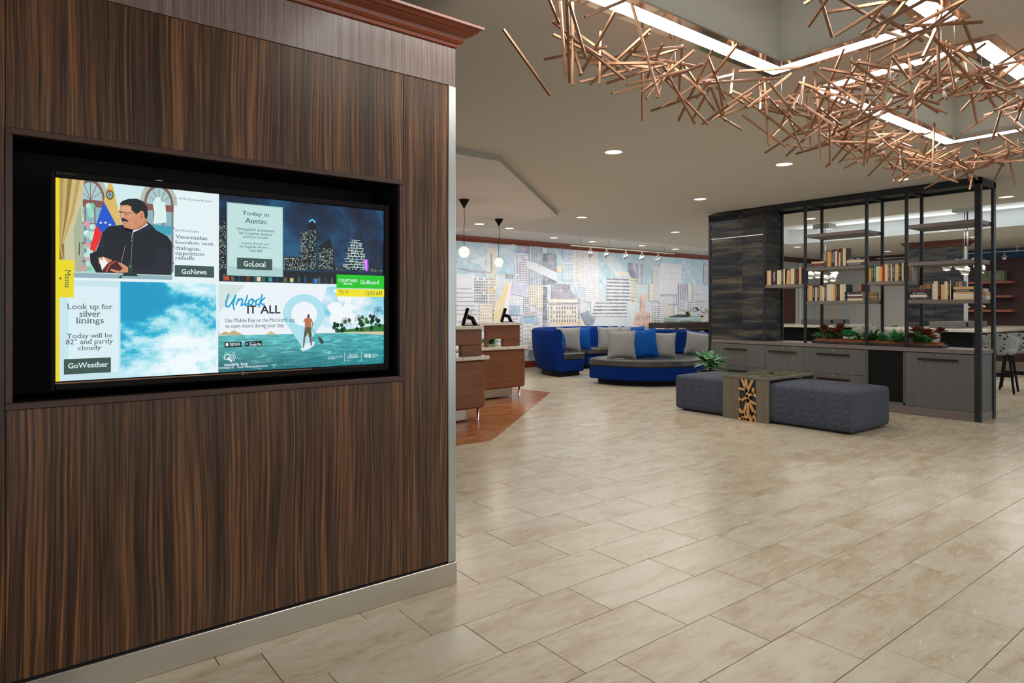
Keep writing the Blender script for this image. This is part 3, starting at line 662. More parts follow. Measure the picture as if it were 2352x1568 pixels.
for i in range(26): f.ell(R2.choice([srgb(112, 196, 160), srgb(190, 226, 214), srgb(220, 150, 160), srgb(150, 214, 190), srgb(230, 240, 236)]), ((0.0688,0.759)[0]+R2.uniform(-.012, .022), (0.0688,0.759)[1]+R2.uniform(-.22, .12)), .008, .015, n=8, up=0 if i else 1)
f.poly(srgb(196, 196, 160), [(xa, 1), (0.0655,1.0022), (0.0638,0.9143), (0.0605,0.5421), (xa, (0.0099,0.5407)[1])])
f.poly(srgb(168, 176, 146), [(0.0414,0.7546), (0.058,0.8747), (0.0621,0.7971), (0.0605,0.5421), (0.0464,0.5421)])
f.poly(srgb(60, 66, 52), [(0.0547,0.6872), (0.0572,0.6872), (0.0563,0.6256), (0.0539,0.6242)])
cur = [srgb(176, 146, 82), srgb(196, 172, 108), srgb(150, 118, 62), srgb(206, 184, 122), srgb(184, 158, 94), srgb(210, 190, 132)]
def lerp(a, b, t): return (a[0]+(b[0]-a[0])*t, a[1]+(b[1]-a[1])*t)
ct0, ct1, cb0, cb1 = (0.0091,1.0022), (0.0679,1.0022), (0.0091,0.6593), (0.0199,0.6828)
cm0, cm1 = (0.0091,0.8278), (0.0489,0.8337)
for i in range(6):
    a, b = i/6, (i+1)/6; f.poly(cur[i], [lerp(ct0, ct1, a), lerp(ct0, ct1, b), lerp(cm0, cm1, b), lerp(cb0, cb1, b), lerp(cb0, cb1, a), lerp(cm0, cm1, a)], up=0 if i else 1)
f.poly(srgb(140, 112, 60), [(0.0091,0.6593), (0.0199,0.6828), (0.0207,0.6007), (0.0091,0.5993)]); f.line(srgb(196, 168, 104), [(0.0116,0.6637), (0.0174,0.6022)], .003)
f.poly(srgb(214, 184, 98), [(0.1259,0.9978), (0.135,0.9993), (0.1392,0.9714), (0.1574,0.7956), (0.1334,0.7678), (0.1135,0.904)])
f.poly(srgb(18, 84, 200), [(0.1143,0.9026), (0.145,0.7897), (0.1102,0.7414), (0.0953,0.781)])
f.poly(srgb(230, 36, 36), [(0.0953,0.781), (0.1102,0.7414), (0.1027,0.693), (0.092,0.6447), (0.0804,0.6564)])
for c in ((0.1069,0.7941), (0.1185,0.7956), (0.1292,0.7868)):
    f.poly((.9, .92, .95), [(c[0]+(.0042 if i % 2 == 0 else .0018)*math.sin(PI*i/5), c[1]+(.0074 if i % 2 == 0 else .0032)*math.cos(PI*i/5)) for i in range(10)])
c = (0.1292,0.9407); f.ell(srgb(60, 84, 50), c, .0095, .026); f.ell(srgb(200, 178, 108), c, .0065, .018); f.ell(srgb(90, 130, 190), c, .0045, .012); f.ell(srgb(190, 84, 50), (c[0], c[1]+.018), .004, .007)
NV = srgb(10, 16, 30); NV2 = srgb(22, 28, 44)
f.poly(NV, [(0.0804,0.6344), (0.0953,0.6476), (0.1027,0.6842), (0.1102,0.7414), (0.1251,0.7751), (0.164,0.7941), (0.2229,0.819), (0.2361,0.8015), (0.2477,0.7751), (0.2792,0.7458), (0.2908,0.7136), (0.29,0.5377), (0.0953,0.5407), (0.082,0.5875)])
f.poly(NV2, [(0.1616,0.7868), (0.1665,0.7634), (0.1864,0.7619), (0.227,0.8), (0.2361,0.8015), (0.2394,0.7824), (0.2046,0.7487), (0.1881,0.7385), (0.1707,0.756)])
f.poly(NV2, [(0.261,0.693), (0.2494,0.6637), (0.2436,0.5802), (0.1864,0.5641), (0.1864,0.5421), (0.2891,0.5392), (0.2833,0.6623)]); f.line(srgb(34, 42, 60), [(0.1102,0.7326), (0.1118,0.6462)], .003)
SK = srgb(206, 142, 104); SK2 = srgb(186, 118, 84)
f.poly(SK2, [(0.1665,0.7883), (0.2237,0.8366), (0.2245,0.8044), (0.2063,0.778), (0.1881,0.7692), (0.1723,0.7766)])
f.poly(SK, [(0.1558,0.8908), (0.1524,0.863), (0.1541,0.8352), (0.1574,0.8103), (0.1616,0.7897), (0.1674,0.7766), (0.1823,0.7722), (0.198,0.781), (0.2162,0.8117), (0.2229,0.8366), (0.2204,0.8821), (0.1906,0.8967), (0.1723,0.8996)])
f.poly(srgb(222, 164, 124), [(0.1566,0.8864), (0.1823,0.8908), (0.1831,0.8557), (0.1607,0.8513)])
f.poly(srgb(20, 24, 30), [(0.1533,0.8967), (0.1607,0.9143), (0.1773,0.9289), (0.1972,0.9333), (0.2146,0.9216), (0.2254,0.8908), (0.2262,0.8542), (0.2237,0.8293), (0.2179,0.8366), (0.2162,0.8645), (0.2063,0.8674), (0.1964,0.8498), (0.1922,0.8571), (0.1839,0.8718), (0.1831,0.8894), (0.1723,0.8967), (0.1574,0.8894)])
f.ell(SK, (0.2104,0.844), .0068, .028); f.ell(SK2, (0.2104,0.844), .0035, .016)
for a, b in (((0.1607,0.8571), (0.1798,0.8542)), ((0.1533,0.8586), (0.1574,0.8542))): f.line(srgb(30, 22, 20), [a, b], .0046)
f.line(srgb(70, 48, 36), [(0.1632,0.8469), (0.1732,0.8469)], .003)
for c, r in (((0.1533,0.841), .0075), ((0.1715,0.841), .0095)):
    for i in range(14): f.line(srgb(214, 214, 206), [(c[0]+r*math.cos(PI*i/7), c[1]+r*1.5*math.sin(PI*i/7)), (c[0]+r*math.cos(PI*(i+1)/7), c[1]+r*1.5*math.sin(PI*(i+1)/7))], .0009, up=0 if i else 1)
f.line(srgb(200, 196, 180), [(0.1773,0.8366), (0.2063,0.8571)], .0011)
f.poly(srgb(24, 18, 18), [(0.1574,0.8249), (0.1665,0.8249), (0.1756,0.8132), (0.174,0.8073), (0.1657,0.8117), (0.1607,0.8059)]); f.poly(srgb(150, 60, 56), [(0.1657,0.8073), (0.174,0.8059), (0.1682,0.7971)]); f.poly(srgb(236, 220, 206), [(0.1665,0.8059), (0.1723,0.8059), (0.169,0.8015)])
f.line(srgb(168, 100, 70), [(0.1922,0.8161), (0.198,0.7971)], .0016)
f.poly(srgb(206, 222, 232), [(0.1872,0.7663), (0.2063,0.778), (0.2254,0.8073), (0.227,0.8), (0.2046,0.7722), (0.1881,0.7546)]); f.line(srgb(190, 200, 208), [(0.1881,0.759), (0.1856,0.7385), (0.1839,0.7092)], .0016)
f.poly(SK, [(0.1027,0.6154), (0.1118,0.6227), (0.1334,0.6081), (0.135,0.5963), (0.1102,0.5729), (0.1019,0.589)])
f.poly((.86, .87, .84), [(0.1011,0.6183), (0.1102,0.6022), (0.1127,0.6212), (0.1251,0.5919), (0.1408,0.6081), (0.1292,0.5963), (0.1102,0.5509)])
f.poly(srgb(64, 12, 18), [(0.1408,0.6081), (0.1616,0.5788), (0.1624,0.5582), (0.1483,0.5407), (0.1102,0.5407), (0.1118,0.5582), (0.1251,0.5919)])
f.line(srgb(208, 96, 80), [(0.145,0.6022), (0.1284,0.5817), (0.1201,0.5421)], .0032); f.line(srgb(160, 50, 60), [(0.14,0.6037), (0.1218,0.5832), (0.1135,0.5509)], .0018)
f.poly(SK, [(0.15,0.5978), (0.1607,0.5905), (0.1773,0.57), (0.1781,0.5465), (0.1466,0.5421), (0.1309,0.5524), (0.1317,0.5612), (0.1524,0.5524), (0.1624,0.5641), (0.1508,0.589)])
f.line(SK2, [(0.1367,0.548), (0.1582,0.548)], .002)
f.poly(srgb(140, 172, 182), [(xa+.02, (0.0439,0.5392)[1]), (0.29,0.5377), (xb, tb), (xa+.02, tb)]); f.poly(srgb(190, 208, 212), [(xa+.02, (0.0439,0.5392)[1]), (0.29,0.5377), (0.29,0.5333), (xa+.02, (0.0439,0.5363)[1])])
f.ell(srgb(18, 40, 34), (0.1798,0.5275), .020, .019, 0, 180); f.poly(srgb(18, 40, 34), [(0.15,0.5158), (0.1566,0.5304), (0.1607,0.5158)]); f.rect(srgb(34, 56, 48), (0.1748,0.5949), (0.1864,0.5392)); f.line(srgb(84, 104, 92), [(0.1823,0.5934), (0.1839,0.6535), (0.1864,0.7136)], .0024); f.ell(srgb(50, 66, 60), (0.1864,0.7194), .0028, .008); f.rect(srgb(170, 190, 180), (0.1798,0.5832), (0.1814,0.5714))
f.line(srgb(200, 200, 200), [(0.1574,0.5934), (0.1657,0.6667), (0.1682,0.6842)], .0006)
f.build('news_photo', M['screen'], scn, label='news photo of a man in a navy jacket beside a flag')
# --- night skyline photograph
f = Flat(SF_); f.k = 26; f.step = .00002; R2 = random.Random(5); DK = srgb(6, 12, 20); WC = [srgb(190, 230, 226), srgb(120, 190, 200), srgb(226, 236, 214), srgb(60, 120, 140), srgb(235, 214, 160)]
f.rect(srgb(8, 18, 30), (xe, (0.6885,0.5846)[1]), (1, nb))
def bld(tl, br, nx, ny, skip=.45, col=DK, **k): f.rect(col, tl, br); f.wins(None, (tl[0]+.001, tl[1]-.004), (br[0]-.001, br[1]), nx, ny, .62, .5, 0, skip, rnd=R2, cols=WC, **k)
bld((0.6288,0.6667), (0.7092,0.5919), 22, 8, .4); bld((0.8086,0.6198), (0.9967,0.5993), 40, 4, .5)
bld((0.4267,0.8293), (0.4474,0.5744), 7, 26, .5); bld((0.4374,0.8645), (0.4482,0.8234), 3, 5, .5)
f.poly(DK, [(0.7142,0.8234), (0.715,0.8879), (0.7283,0.907), (0.7432,0.885), (0.744,0.6022), (0.7142,0.5993)]); f.poly(srgb(96, 190, 236), [(0.7158,0.8923), (0.7291,0.9084), (0.7407,0.8908), (0.739,0.8791), (0.7283,0.8982), (0.7175,0.8806)])
bld((0.6868,0.8308), (0.715,0.5978), 9, 26, .42); bld((0.715,0.8425), (0.7432,0.5993), 9, 26, .5)
f.poly(DK, [(0.7481,0.7385), (0.7912,0.7956), (0.807,0.7018), (0.807,0.5978), (0.7481,0.5949)]); f.wins(None, (0.7506,0.7341), (0.8036,0.6007), 15, 16, .6, .5, 0, .4, rnd=R2, cols=WC)
for i in range(11):
    y = 432+i*17.5; w = 26+i*5.2+(8 if i % 2 else 0); a, b = (0.889,1.2161)[0], ((0.9486,1.2293)[0]-(0.889,1.2161)[0])/100
    t0, t1 = ((0.889,0.7941)[1]-((0.889,0.7941)[1]-(0.889,0.6037)[1])*i/11, (0.889,0.7941)[1]-((0.889,0.7941)[1]-(0.889,0.6037)[1])*(i+1)/11)
    f.rect(DK, (a-w*b, t0), (a+w*b, t1)); f.wins(None, (a-w*b, t0-.004), (a+w*b, t1), 8+i, 1, .6, .6, 0, .35, rnd=R2, cols=WC); f.line(srgb(190, 220, 230), [(a-w*b, t0), (a+w*b, t0)], .0024, asp=1.7)
f.poly(srgb(170, 60, 220), [(0.9163,0.6725), (0.937,0.6784), (0.9387,0.6051), (0.9271,0.5963)]); f.poly(srgb(214, 150, 246), [(0.9221,0.6711), (0.9321,0.674), (0.9329,0.6066), (0.9279,0.6022)])
for i in range(24):
    a = xe+(1-xe)*(i+.5)/24; f.rect(R2.choice([srgb(14, 60, 70), srgb(90, 90, 66), srgb(20, 70, 110), srgb(110, 40, 30), srgb(40, 90, 96)]), (a, (0.6885,0.5495)[1]+R2.uniform(-.01, .01)), (a+R2.uniform(.003, .012), nb+.004))
for a_, c_ in (((0.4499,1.1179)[0], srgb(214, 60, 30)), ((0.5485,1.1399)[0], srgb(220, 214, 170)), ((0.657,1.1634)[0], srgb(200, 190, 120)), ((0.7407,1.1824)[0], srgb(20, 130, 220)), ((0.5857,1.1473)[0], srgb(40, 150, 150))): f.rect(c_, (a_-.006, (0.6885,0.5421)[1]), (a_+.006, nb+.006))
f.rect(srgb(168, 204, 204), (0.449,0.9597), (0.6272,0.5465)); f.rect(srgb(190, 222, 220), ((0.4524,1.1179)[0], (0.449,0.9538)[1]), ((0.6239,1.156)[0], (0.449,0.5993)[1]))
f.build('night_skyline', M['screen'], scn, label='night photo of a lit city skyline')
# --- beach advertisement
f = Flat(SF_); f.k = 26; f.step = .00002; R2 = random.Random(9)
f.poly(srgb(232, 240, 246), [(xe, ta-.0), ((0.7821,0.5436)[0], ta), ((0.7283,0.5407)[0], hz), (xe, hz)]); f.poly(srgb(206, 224, 218), [(xe, ta), (0.5062,0.4923), (0.4664,0.4205), (xe, (0.425,0.3385)[1])])
for i in range(22): f.ell(srgb(238, 244, 248), ((0.8384,0.3883)[0]+R2.uniform(-.03, .06), (0.8384,0.3795)[1]+R2.uniform(-.10, .09)), R2.uniform(.01, .03), R2.uniform(.012, .035), up=0 if i else 1, n=12)
pc = (0.7009,0.3282); r1, r2 = .0985*.98, .170; bl = srgb(170, 222, 236)
px_ = (0.7738,0.5436)[0]-pc[0]; py_ = (0.7009,0.4469)[1]-pc[1]
out = [(pc[0]+px_*math.cos(math.radians(a)), pc[1]+py_*math.sin(math.radians(a))) for a in range(-28, 209, 8)]; tip = (0.6984,0.1114)
hole = [(pc[0]+px_*.62*math.cos(math.radians(a)), pc[1]-.002+py_*.62*math.sin(math.radians(a))) for a in range(0, 360, 12)]
f.poly(bl, out+[tip]); f.poly(srgb(236, 242, 248), hole)
f.poly(srgb(188, 170, 120), [(0.4242,0.2095), (0.4432,0.2286), (0.4573,0.2212), (0.4706,0.2359), (0.5012,0.2066)]); f.poly(srgb(206, 184, 128), [(0.5717,0.2081), (0.5874,0.2271), (0.6065,0.2066)])
f.poly(srgb(206, 196, 160), [(0.8036,0.2066), (0.8674,0.2154), (1, (0.9925,0.211)[1]), (1, (0.9925,0.1861)[1]), (0.8964,0.2007)])
f.poly(srgb(24, 116, 44), [(0.8078,0.2081), (0.8384,0.2256), (0.8964,0.2344), (1, (0.9925,0.2564)[1]), (1, (0.9925,0.2095)[1]), (0.8674,0.211)])
for i in range(46):
    x_ = R2.uniform(1580, 2215); h_ = 640-(x_-1580)*.13; c_ = ((0.8045,0.2608)[0]+(x_-1580)/5.7366*0, 0)
    s_ = (0.8045,0.2608)[0]+((0.9909,0.2564)[0]-(0.8045,0.2608)[0])*(x_-1580)/635; f.ell(R2.choice([srgb(14, 60, 40), srgb(24, 84, 44), srgb(10, 44, 34), srgb(50, 104, 50)]), (s_, hz+.012+R2.uniform(0, .05+.06*(x_-1580)/635)), .007, .013, n=8, up=0 if i else 1)
for b_, t_ in (((0.8948,0.2491), (0.9022,0.2916)), ((0.9693,0.2857), (0.976,0.3458)), ((0.8558,0.2403), (0.8517,0.2784))):
    f.line(srgb(40, 56, 44), [b_, t_], .0016)
    for a in (10, 50, 90, 130, 170, 200, 340): f.line(srgb(16, 60, 44), [t_, (t_[0]+.014*math.cos(math.radians(a)), t_[1]+.026*math.sin(math.radians(a))), (t_[0]+.019*math.cos(math.radians(a-12 if a < 90 else a+12)), t_[1]+.026*math.sin(math.radians(a))-.012)], .0016, asp=1.7)
# paddler seen from behind on a board
f.poly(srgb(190, 224, 232), [(0.6852,0.1128), (0.6984,0.1392), (0.7225,0.1582), (0.7374,0.1553), (0.7357,0.1319), (0.715,0.1084), (0.6959,0.0982)]); f.poly(srgb(226, 236, 240), [(0.6918,0.1187), (0.7042,0.1392), (0.7249,0.1553), (0.7307,0.148), (0.7225,0.126), (0.7017,0.1084)])
BS = srgb(176, 112, 74); BD = srgb(120, 74, 48)
f.poly(BD, [(0.6976,0.1846), (0.7042,0.1846), (0.7017,0.148), (0.6993,0.1201), (0.6959,0.1201)]); f.poly(BD, [(0.7175,0.1861), (0.7249,0.1861), (0.7266,0.1509), (0.7283,0.1363), (0.7233,0.1333)])
f.poly(srgb(86, 82, 44), [(0.7026,0.2462), (0.7241,0.2462), (0.7266,0.1846), (0.7167,0.1846), (0.7125,0.2139), (0.7067,0.1861), (0.6984,0.1861)])
f.poly(BS, [(0.7092,0.3033), (0.7175,0.3033), (0.7266,0.2945), (0.7249,0.2696), (0.7233,0.2447), (0.7034,0.2462), (0.7017,0.2769), (0.7001,0.296)])
f.line(BD, [(0.7125,0.2945), (0.7125,0.2491)], .0010); f.line(BS, [(0.7258,0.293), (0.7299,0.2667), (0.7274,0.2432)], .0034); f.line(BS, [(0.7017,0.293), (0.6984,0.2769)], .0030); f.ell(srgb(84, 56, 36), (0.715,0.3121), .0044, .0125)
f.line(srgb(40, 40, 40), [(0.7233,0.2447), (0.7506,0.1832)], .0016); f.poly(srgb(44, 46, 48), [(0.7498,0.1832), (0.7581,0.1802), (0.7688,0.1553), (0.768,0.1436), (0.7606,0.1407), (0.7531,0.1612)])
f.rect(srgb(8, 10, 12), (0.4424,0.17), (0.4946,0.1392)); f.rect(srgb(8, 10, 12), (0.5046,0.17), (0.5584,0.1407))
f.ell(WH, (0.4499,0.1553), .0044, .010); f.poly(srgb(60, 200, 220), [(0.5087,0.1626), (0.5153,0.1553), (0.5087,0.148)])
for a, b in (((0.8467,0.0806), (0.8467,0.0234)), ((0.9105,0.0806), (0.9105,0.0234))): f.line(WH, [a, b], .0012)
c = (0.4499,0.085); 
for i in range(14): f.line(WH, [(c[0]+.009*math.cos(PI*i/7), c[1]+.0155*math.sin(PI*i/7)), (c[0]+.009*math.cos(PI*(i+1)/7), c[1]+.0155*math.sin(PI*(i+1)/7))], .0030, up=0 if i else 1, asp=1.7)
f.line(WH, [(0.4532,0.0762), (0.4631,0.0601)], .0055, asp=1.7); f.line(WH, [(0.4499,0.0835), (0.4557,0.0703)], .0016, asp=1.7)
for r_ in (.011, .016, .021):
    for i in range(5): a0, a1 = math.radians(-45+18*i), math.radians(-27+18*i); f.line(WH, [(c[0]+.004+r_*math.cos(a0), c[1]+r_*1.7*math.sin(a0)), (c[0]+.004+r_*math.cos(a1), c[1]+r_*1.7*math.sin(a1))], .0015, up=0, asp=1.7)
UN = srgb(20, 160, 206)   # brush script word
for st in ([(200, 205), (168, 300), (165, 365), (195, 372), (235, 320), (290, 215)], [(290, 215), (255, 340), (270, 405)], [(330, 260), (295, 340)], [(325, 290), (365, 262), (380, 280), (362, 352), (400, 330)], [(445, 215), (405, 340), (425, 352), (450, 320)], [(505, 262), (465, 290), (460, 340), (500, 340), (520, 290), (505, 262), (540, 300)], [(600, 262), (560, 285), (552, 335), (590, 340), (610, 325)], [(640, 205), (597, 372)], [(675, 245), (615, 305), (650, 345), (668, 330)]):
    f.line(UN, [((0.4466,0.4396)[0]+(x-165)/510*((0.5675,0.4425)[0]-(0.4466,0.4396)[0]), (0.4466,0.4396)[1]+(y-205)/200*((0.4466,0.3531)[1]-(0.4466,0.4396)[1])) for x, y in st], .0052, asp=1.7)
f.build('beach_advert', M['screen'], scn, label='beach advert with a paddler seen from behind')
# --- panels, buttons and lettering
f = Flat(SF_); f.k = 28; YL = srgb(232, 214, 10); GB = srgb(52, 80, 72); TX = srgb(40, 66, 70)
f.rect(YL, (0, 1), (xa, 0)); f.build('menu_bar', M['screen'], scn); f = Flat(SF_); f.k = 29; f.rect(YL, (xa-.001, (0.0091,0.5978)[1]), (0.0423,0.4132)); f.poly(srgb(60, 60, 20), [(0.0083,0.5055), (0.0124,0.5158), (0.0124,0.4967)]); f.build('menu_tab', M['screen'], scn)
for a_, b_ in (((0.2983,0.5934), (0.4109,0.5304)), ((0.0191,0.1084), (0.1317,0.0322)), ((0.4797,0.6491), (0.5915,0.5832))): f = Flat(SF_); f.k = 30; f.rect(GB, a_, b_); f.build('button', M['screen'], scn)
f = Flat(SF_); f.k = 30
f.rect(srgb(12, 192, 24), (0.8152,0.5729), (1, (0.995,0.4879)[1])); f.rect(srgb(236, 224, 12), ((0.8152,0.4821)[0], (0.8152,0.4835)[1]), (1, (0.995,0.4352)[1]))
f.build('title_banner', M['screen'], scn)
f = Flat(SF_); f.k = 38
f.text(TX, 'Menu', (0.0215,0.5495), (0.0348,0.4615), rot=True)
for t, a, b, s in (('© 2018 Thomson Reuters', (0.2999,0.9597), (0.4027,0.9495), 1), ('RSS World News', (0.2999,0.7868), (0.3654,0.7751), 1), ('Venezuelan', (0.2999,0.7575), (0.3911,0.737), 1), ('Socialists seek', (0.2999,0.7267), (0.4101,0.7092), 1), ('dialogue,', (0.2999,0.6974), (0.3703,0.6696), 1), ('opposition', (0.2999,0.6681), (0.3828,0.6418), 1), ('rebuffs', (0.2999,0.6432), (0.3538,0.6227), 1),
    ('Look up for', (0.0265,0.3824), (0.1359,0.3458), 1), ('silver', (0.0555,0.3473), (0.106,0.3165), 1), ('linings', (0.0472,0.3136), (0.1143,0.2755), 1), ('Today will be', (0.0265,0.233), (0.135,0.2037), 1), ('82° and partly', (0.024,0.2066), (0.1375,0.1729), 1), ('cloudy', (0.0522,0.1714), (0.1085,0.1436), 1),
    ('Today in', (0.4954,0.9172), (0.5824,0.8894), 1), ('Austin:', (0.5037,0.8791), (0.575,0.8513), 1), ('Unmasked: presented', (0.478,0.822), (0.599,0.8015), 1), ('by Creative Action', (0.4863,0.8), (0.5899,0.7795), 1), ('and Out Youth', (0.4971,0.778), (0.5783,0.7648), 1), ('Lyons Road and', (0.4954,0.7399), (0.58,0.7253), 1), ('Springdale Road ,...', (0.4872,0.7223), (0.5882,0.7048), 1), ('7:00 PM', (0.5162,0.6989), (0.5584,0.6842), 1),
    ('72° F', (0.8252,0.4733), (0.8583,0.4513), 1), ('12:03 AM', (0.9263,0.4718), (0.9917,0.4469), 1)):
    f.text(TX, t, a, b, up=0)
for t, a, b in (('GoNews', (0.3173,0.5729), (0.3886,0.5465)), ('GoWeather', (0.029,0.0879), (0.1243,0.0615)), ('GoLocal', (0.5004,0.6315), (0.57,0.6007)), ('GoBoard', (0.9056,0.5421), (0.9793,0.5158))): f.text(WH, t, a, b, bold=.01, up=0)
f.text(WH, 'COURTYARD', (0.8227,0.5451), (0.894,0.5275), up=0, bold=.012); f.text(WH, 'Marriott', (0.8401,0.5231), (0.8749,0.5099), up=0, bold=.02, shear=.3, slab=False)
BK = srgb(12, 20, 26)
f.text(BK, 'IT', (0.5112,0.3766), (0.5402,0.3297), slab=False, up=0, bold=.02); f.text(BK, 'ALL', (0.5526,0.378), (0.6181,0.3297), slab=False, up=0, bold=.02)
f.text(srgb(20, 60, 76), 'Use Mobile Key on the Marriott® app', (0.4441,0.3048), (0.6661,0.2725), slab=False, up=0); f.text(srgb(20, 60, 76), 'to open doors during your stay.', (0.4441,0.2725), (0.6321,0.2418), slab=False, up=0)
for t, a, b in (('Download on the', (0.4573,0.1656), (0.4888,0.1582)), ('App Store', (0.4573,0.1597), (0.4896,0.1451)), ('GET IT ON', (0.5186,0.1656), (0.5344,0.1612)), ('Google Play', (0.5178,0.1597), (0.5559,0.1407)), ('mobile key', (0.4408,0.0513), (0.5145,0.0278)), ('POWERED BY    FOUR WINDS INTERACTIVE', (0.425,0.0293), (0.5758,0.019)), ('THE RITZ-CARLTON', (0.7829,0.0615), (0.8368,0.0542)), ('REWARDS', (0.7829,0.0498), (0.8103,0.044)), ('Marriott', (0.8633,0.0703), (0.894,0.0586)), ('REWARDS', (0.855,0.0557), (0.8998,0.044)), ('spg.', (0.9196,0.0659), (0.9503,0.0396)), ('Starwood', (0.9519,0.063), (0.9743,0.0571)), ('Preferred', (0.9519,0.0557), (0.9743,0.0484)), ('Guest', (0.9519,0.0454), (0.9652,0.0396))):
    f.text(WH, t, a, b, slab=(t == 'spg.'), bold=.015, up=0)
f.build('lettering', M['screen'], scn)
def BF_(a, b, l): return (S0+(S1-S0)*a, SY-.0125-l, T0+(T1-T0)*b)
f = Flat(BF_); f.k = 1; f.text(srgb(96, 76, 56), 'FLATRON', (0.0008,1.0271), (0.0472,1.0168), slab=False); f.text(srgb(110, 84, 60), 'LG', (0.5029,-0.0059), (0.512,-0.0176), slab=False, bold=.02); f.ell(srgb(110, 84, 60), (0.4954,-0.0103), .0060, .0115)
for x_ in (1740, 1790, 1835, 1880, 1925, 1968, 2005, 2065): f.rect(srgb(90, 70, 50), ((0.85,-0.0088)[0]+(x_-1740)/2352*.54, (0.85,-0.0088)[1]-.0045), ((0.85,-0.0088)[0]+(x_-1740)/2352*.54+.0022, (0.85,-0.0088)[1]-.0075))
f.build('bezel_marks', M['printcol'], bz, kind='stuff')
# ---------------------------------------------------------------- copper stick light fixtures round the coffers
LEN = [.28, .34, .40, .46, .54]; STK = []
for L in LEN:
    mb = MB().box(-.0063, .0063, -.0063, .0063, -L/2, L/2, .0012); me = bpy.data.meshes.new('stick'); me.from_pydata(mb.v, [], mb.f); me.materials.append(M['copper']); STK.append(me)
def fixture(label, x0, x1, y0, y1, segs, seed):
    t = thing('stick_chandelier', label, 'light fixture', ((x0+x1)/2, (y0+y1)/2, CZ), 'copper stick light fixtures under the ceiling coffers')
    R2 = random.Random(seed); w = .05
    def ring(a, b, z0, z1, name, mat, **k):    # rectangular ring between insets a<b (distance outward from the centre line)
        mb = MB(); X0, X1, Y0, Y1 = x0-b, x1+b, y0-b, y1+b; A0, A1, B0, B1 = x0-a, x1+a, y0-a, y1+a
        mb.box(X0, X1, Y0, B0, z0, z1).box(X0, X1, B1, Y1, z0, z1).box(X0, A0, B0, B1, z0, z1).box(A1, X1, B0, B1, z0, z1); return mb.build(name, mat, t, **k)
    ring(-w, w, CZ-.006, CZ-.001, 'light_lens', M['led']); ring(w, w+.045, CZ-.010, CZ-.001, 'outer_reflector', M['rose']); ring(-w-.05, -w, CZ-.010, CZ-.001, 'inner_reflector', M['rose'])
    for (ax, ay, bx, by, n, lat) in segs:
        L = math.hypot(bx-ax, by-ay)
        for i in range(n):
            q = (i+R2.random())/n; d = R2.gauss(0, lat); px, py = ax+(bx-ax)*q, ay+(by-ay)*q; nx, ny = -(by-ay)/L, (bx-ax)/L
            o = bpy.data.objects.new('stick', STK[min(4, max(0, int(R2.gauss(2.3, 1.1))))]); COL.objects.link(o); o.parent = t
            el = R2.choice([R2.uniform(-12, 12), R2.uniform(15, 48), R2.uniform(-48, -15), R2.uniform(-30, 30)]); z = 2.60+R2.gauss(0, .05)
            o.location = Vector((px+nx*d, py+ny*d, z))-ORG[t.name]; o.rotation_euler = (0, math.radians(90-el), R2.uniform(0, 2*PI))
            if R2.random() < .06: o.rotation_euler = (math.radians(R2.uniform(-15, 15)), math.radians(R2.uniform(-15, 15)), R2.random()*3)
            o.location.z = min(o.location.z, -.055-.5*abs(math.cos(o.rotation_euler[1]))*.36-.0)
    for (ax, ay, bx, by, n, lat) in segs:
        for q in ((.08, .5, .94) if n > 20 else (.5,)):
            px, py = ax+(bx-ax)*q, ay+(by-ay)*q; MB().tube([(px, py, CZ-.006), (px+.01, py, 2.60)], .0011, 5).build('wire', M['nickel'], t)
    return t
LBL = {1: 'copper stick chandelier nearest the wood-panelled wall, along the left light strip', 2: 'copper stick chandelier around the second light strip, ending closest to the bookshelf', 3: 'copper stick chandelier cut off by the top right corner of the photo'}
fixture(LBL[1], 1.36, 3.86, 1.31, 2.245, [(2.0, 2.33, 3.92, 2.33, 66, .10), (3.92, 2.33, 3.92, 1.28, 38, .11), (3.92, 1.25, 2.6, 1.22, 26, .07)], 11)
fixture(LBL[2], 4.41, 6.76, 1.31, 2.245, [(4.36, 2.33, 6.85, 2.33, 96, .10), (6.85, 2.33, 6.85, 1.2, 52, .09), (4.33, 2.30, 4.33, 1.22, 42, .12), (4.36, 1.22, 6.5, 1.20, 52, .10)], 23)
fixture(LBL[3], 4.41, 6.76, -.55, .385, [(4.3, .45, 5.6, .45, 34, .08)], 5)
# strip light energy (real lamps in the strips)
for (x0, x1, y, l) in ((1.41, 3.81, 2.245, 1), (4.46, 6.71, 2.245, 1), (4.46, 6.71, 1.31, 1), (1.41, 3.81, 1.31, 1)):
    lamp('AREA', 'strip_lamp', ((x0+x1)/2, y, CZ-.012), 12, (1, .985, .97), (0, 0, 0), shape='RECTANGLE', size=x1-x0, size_y=.09)
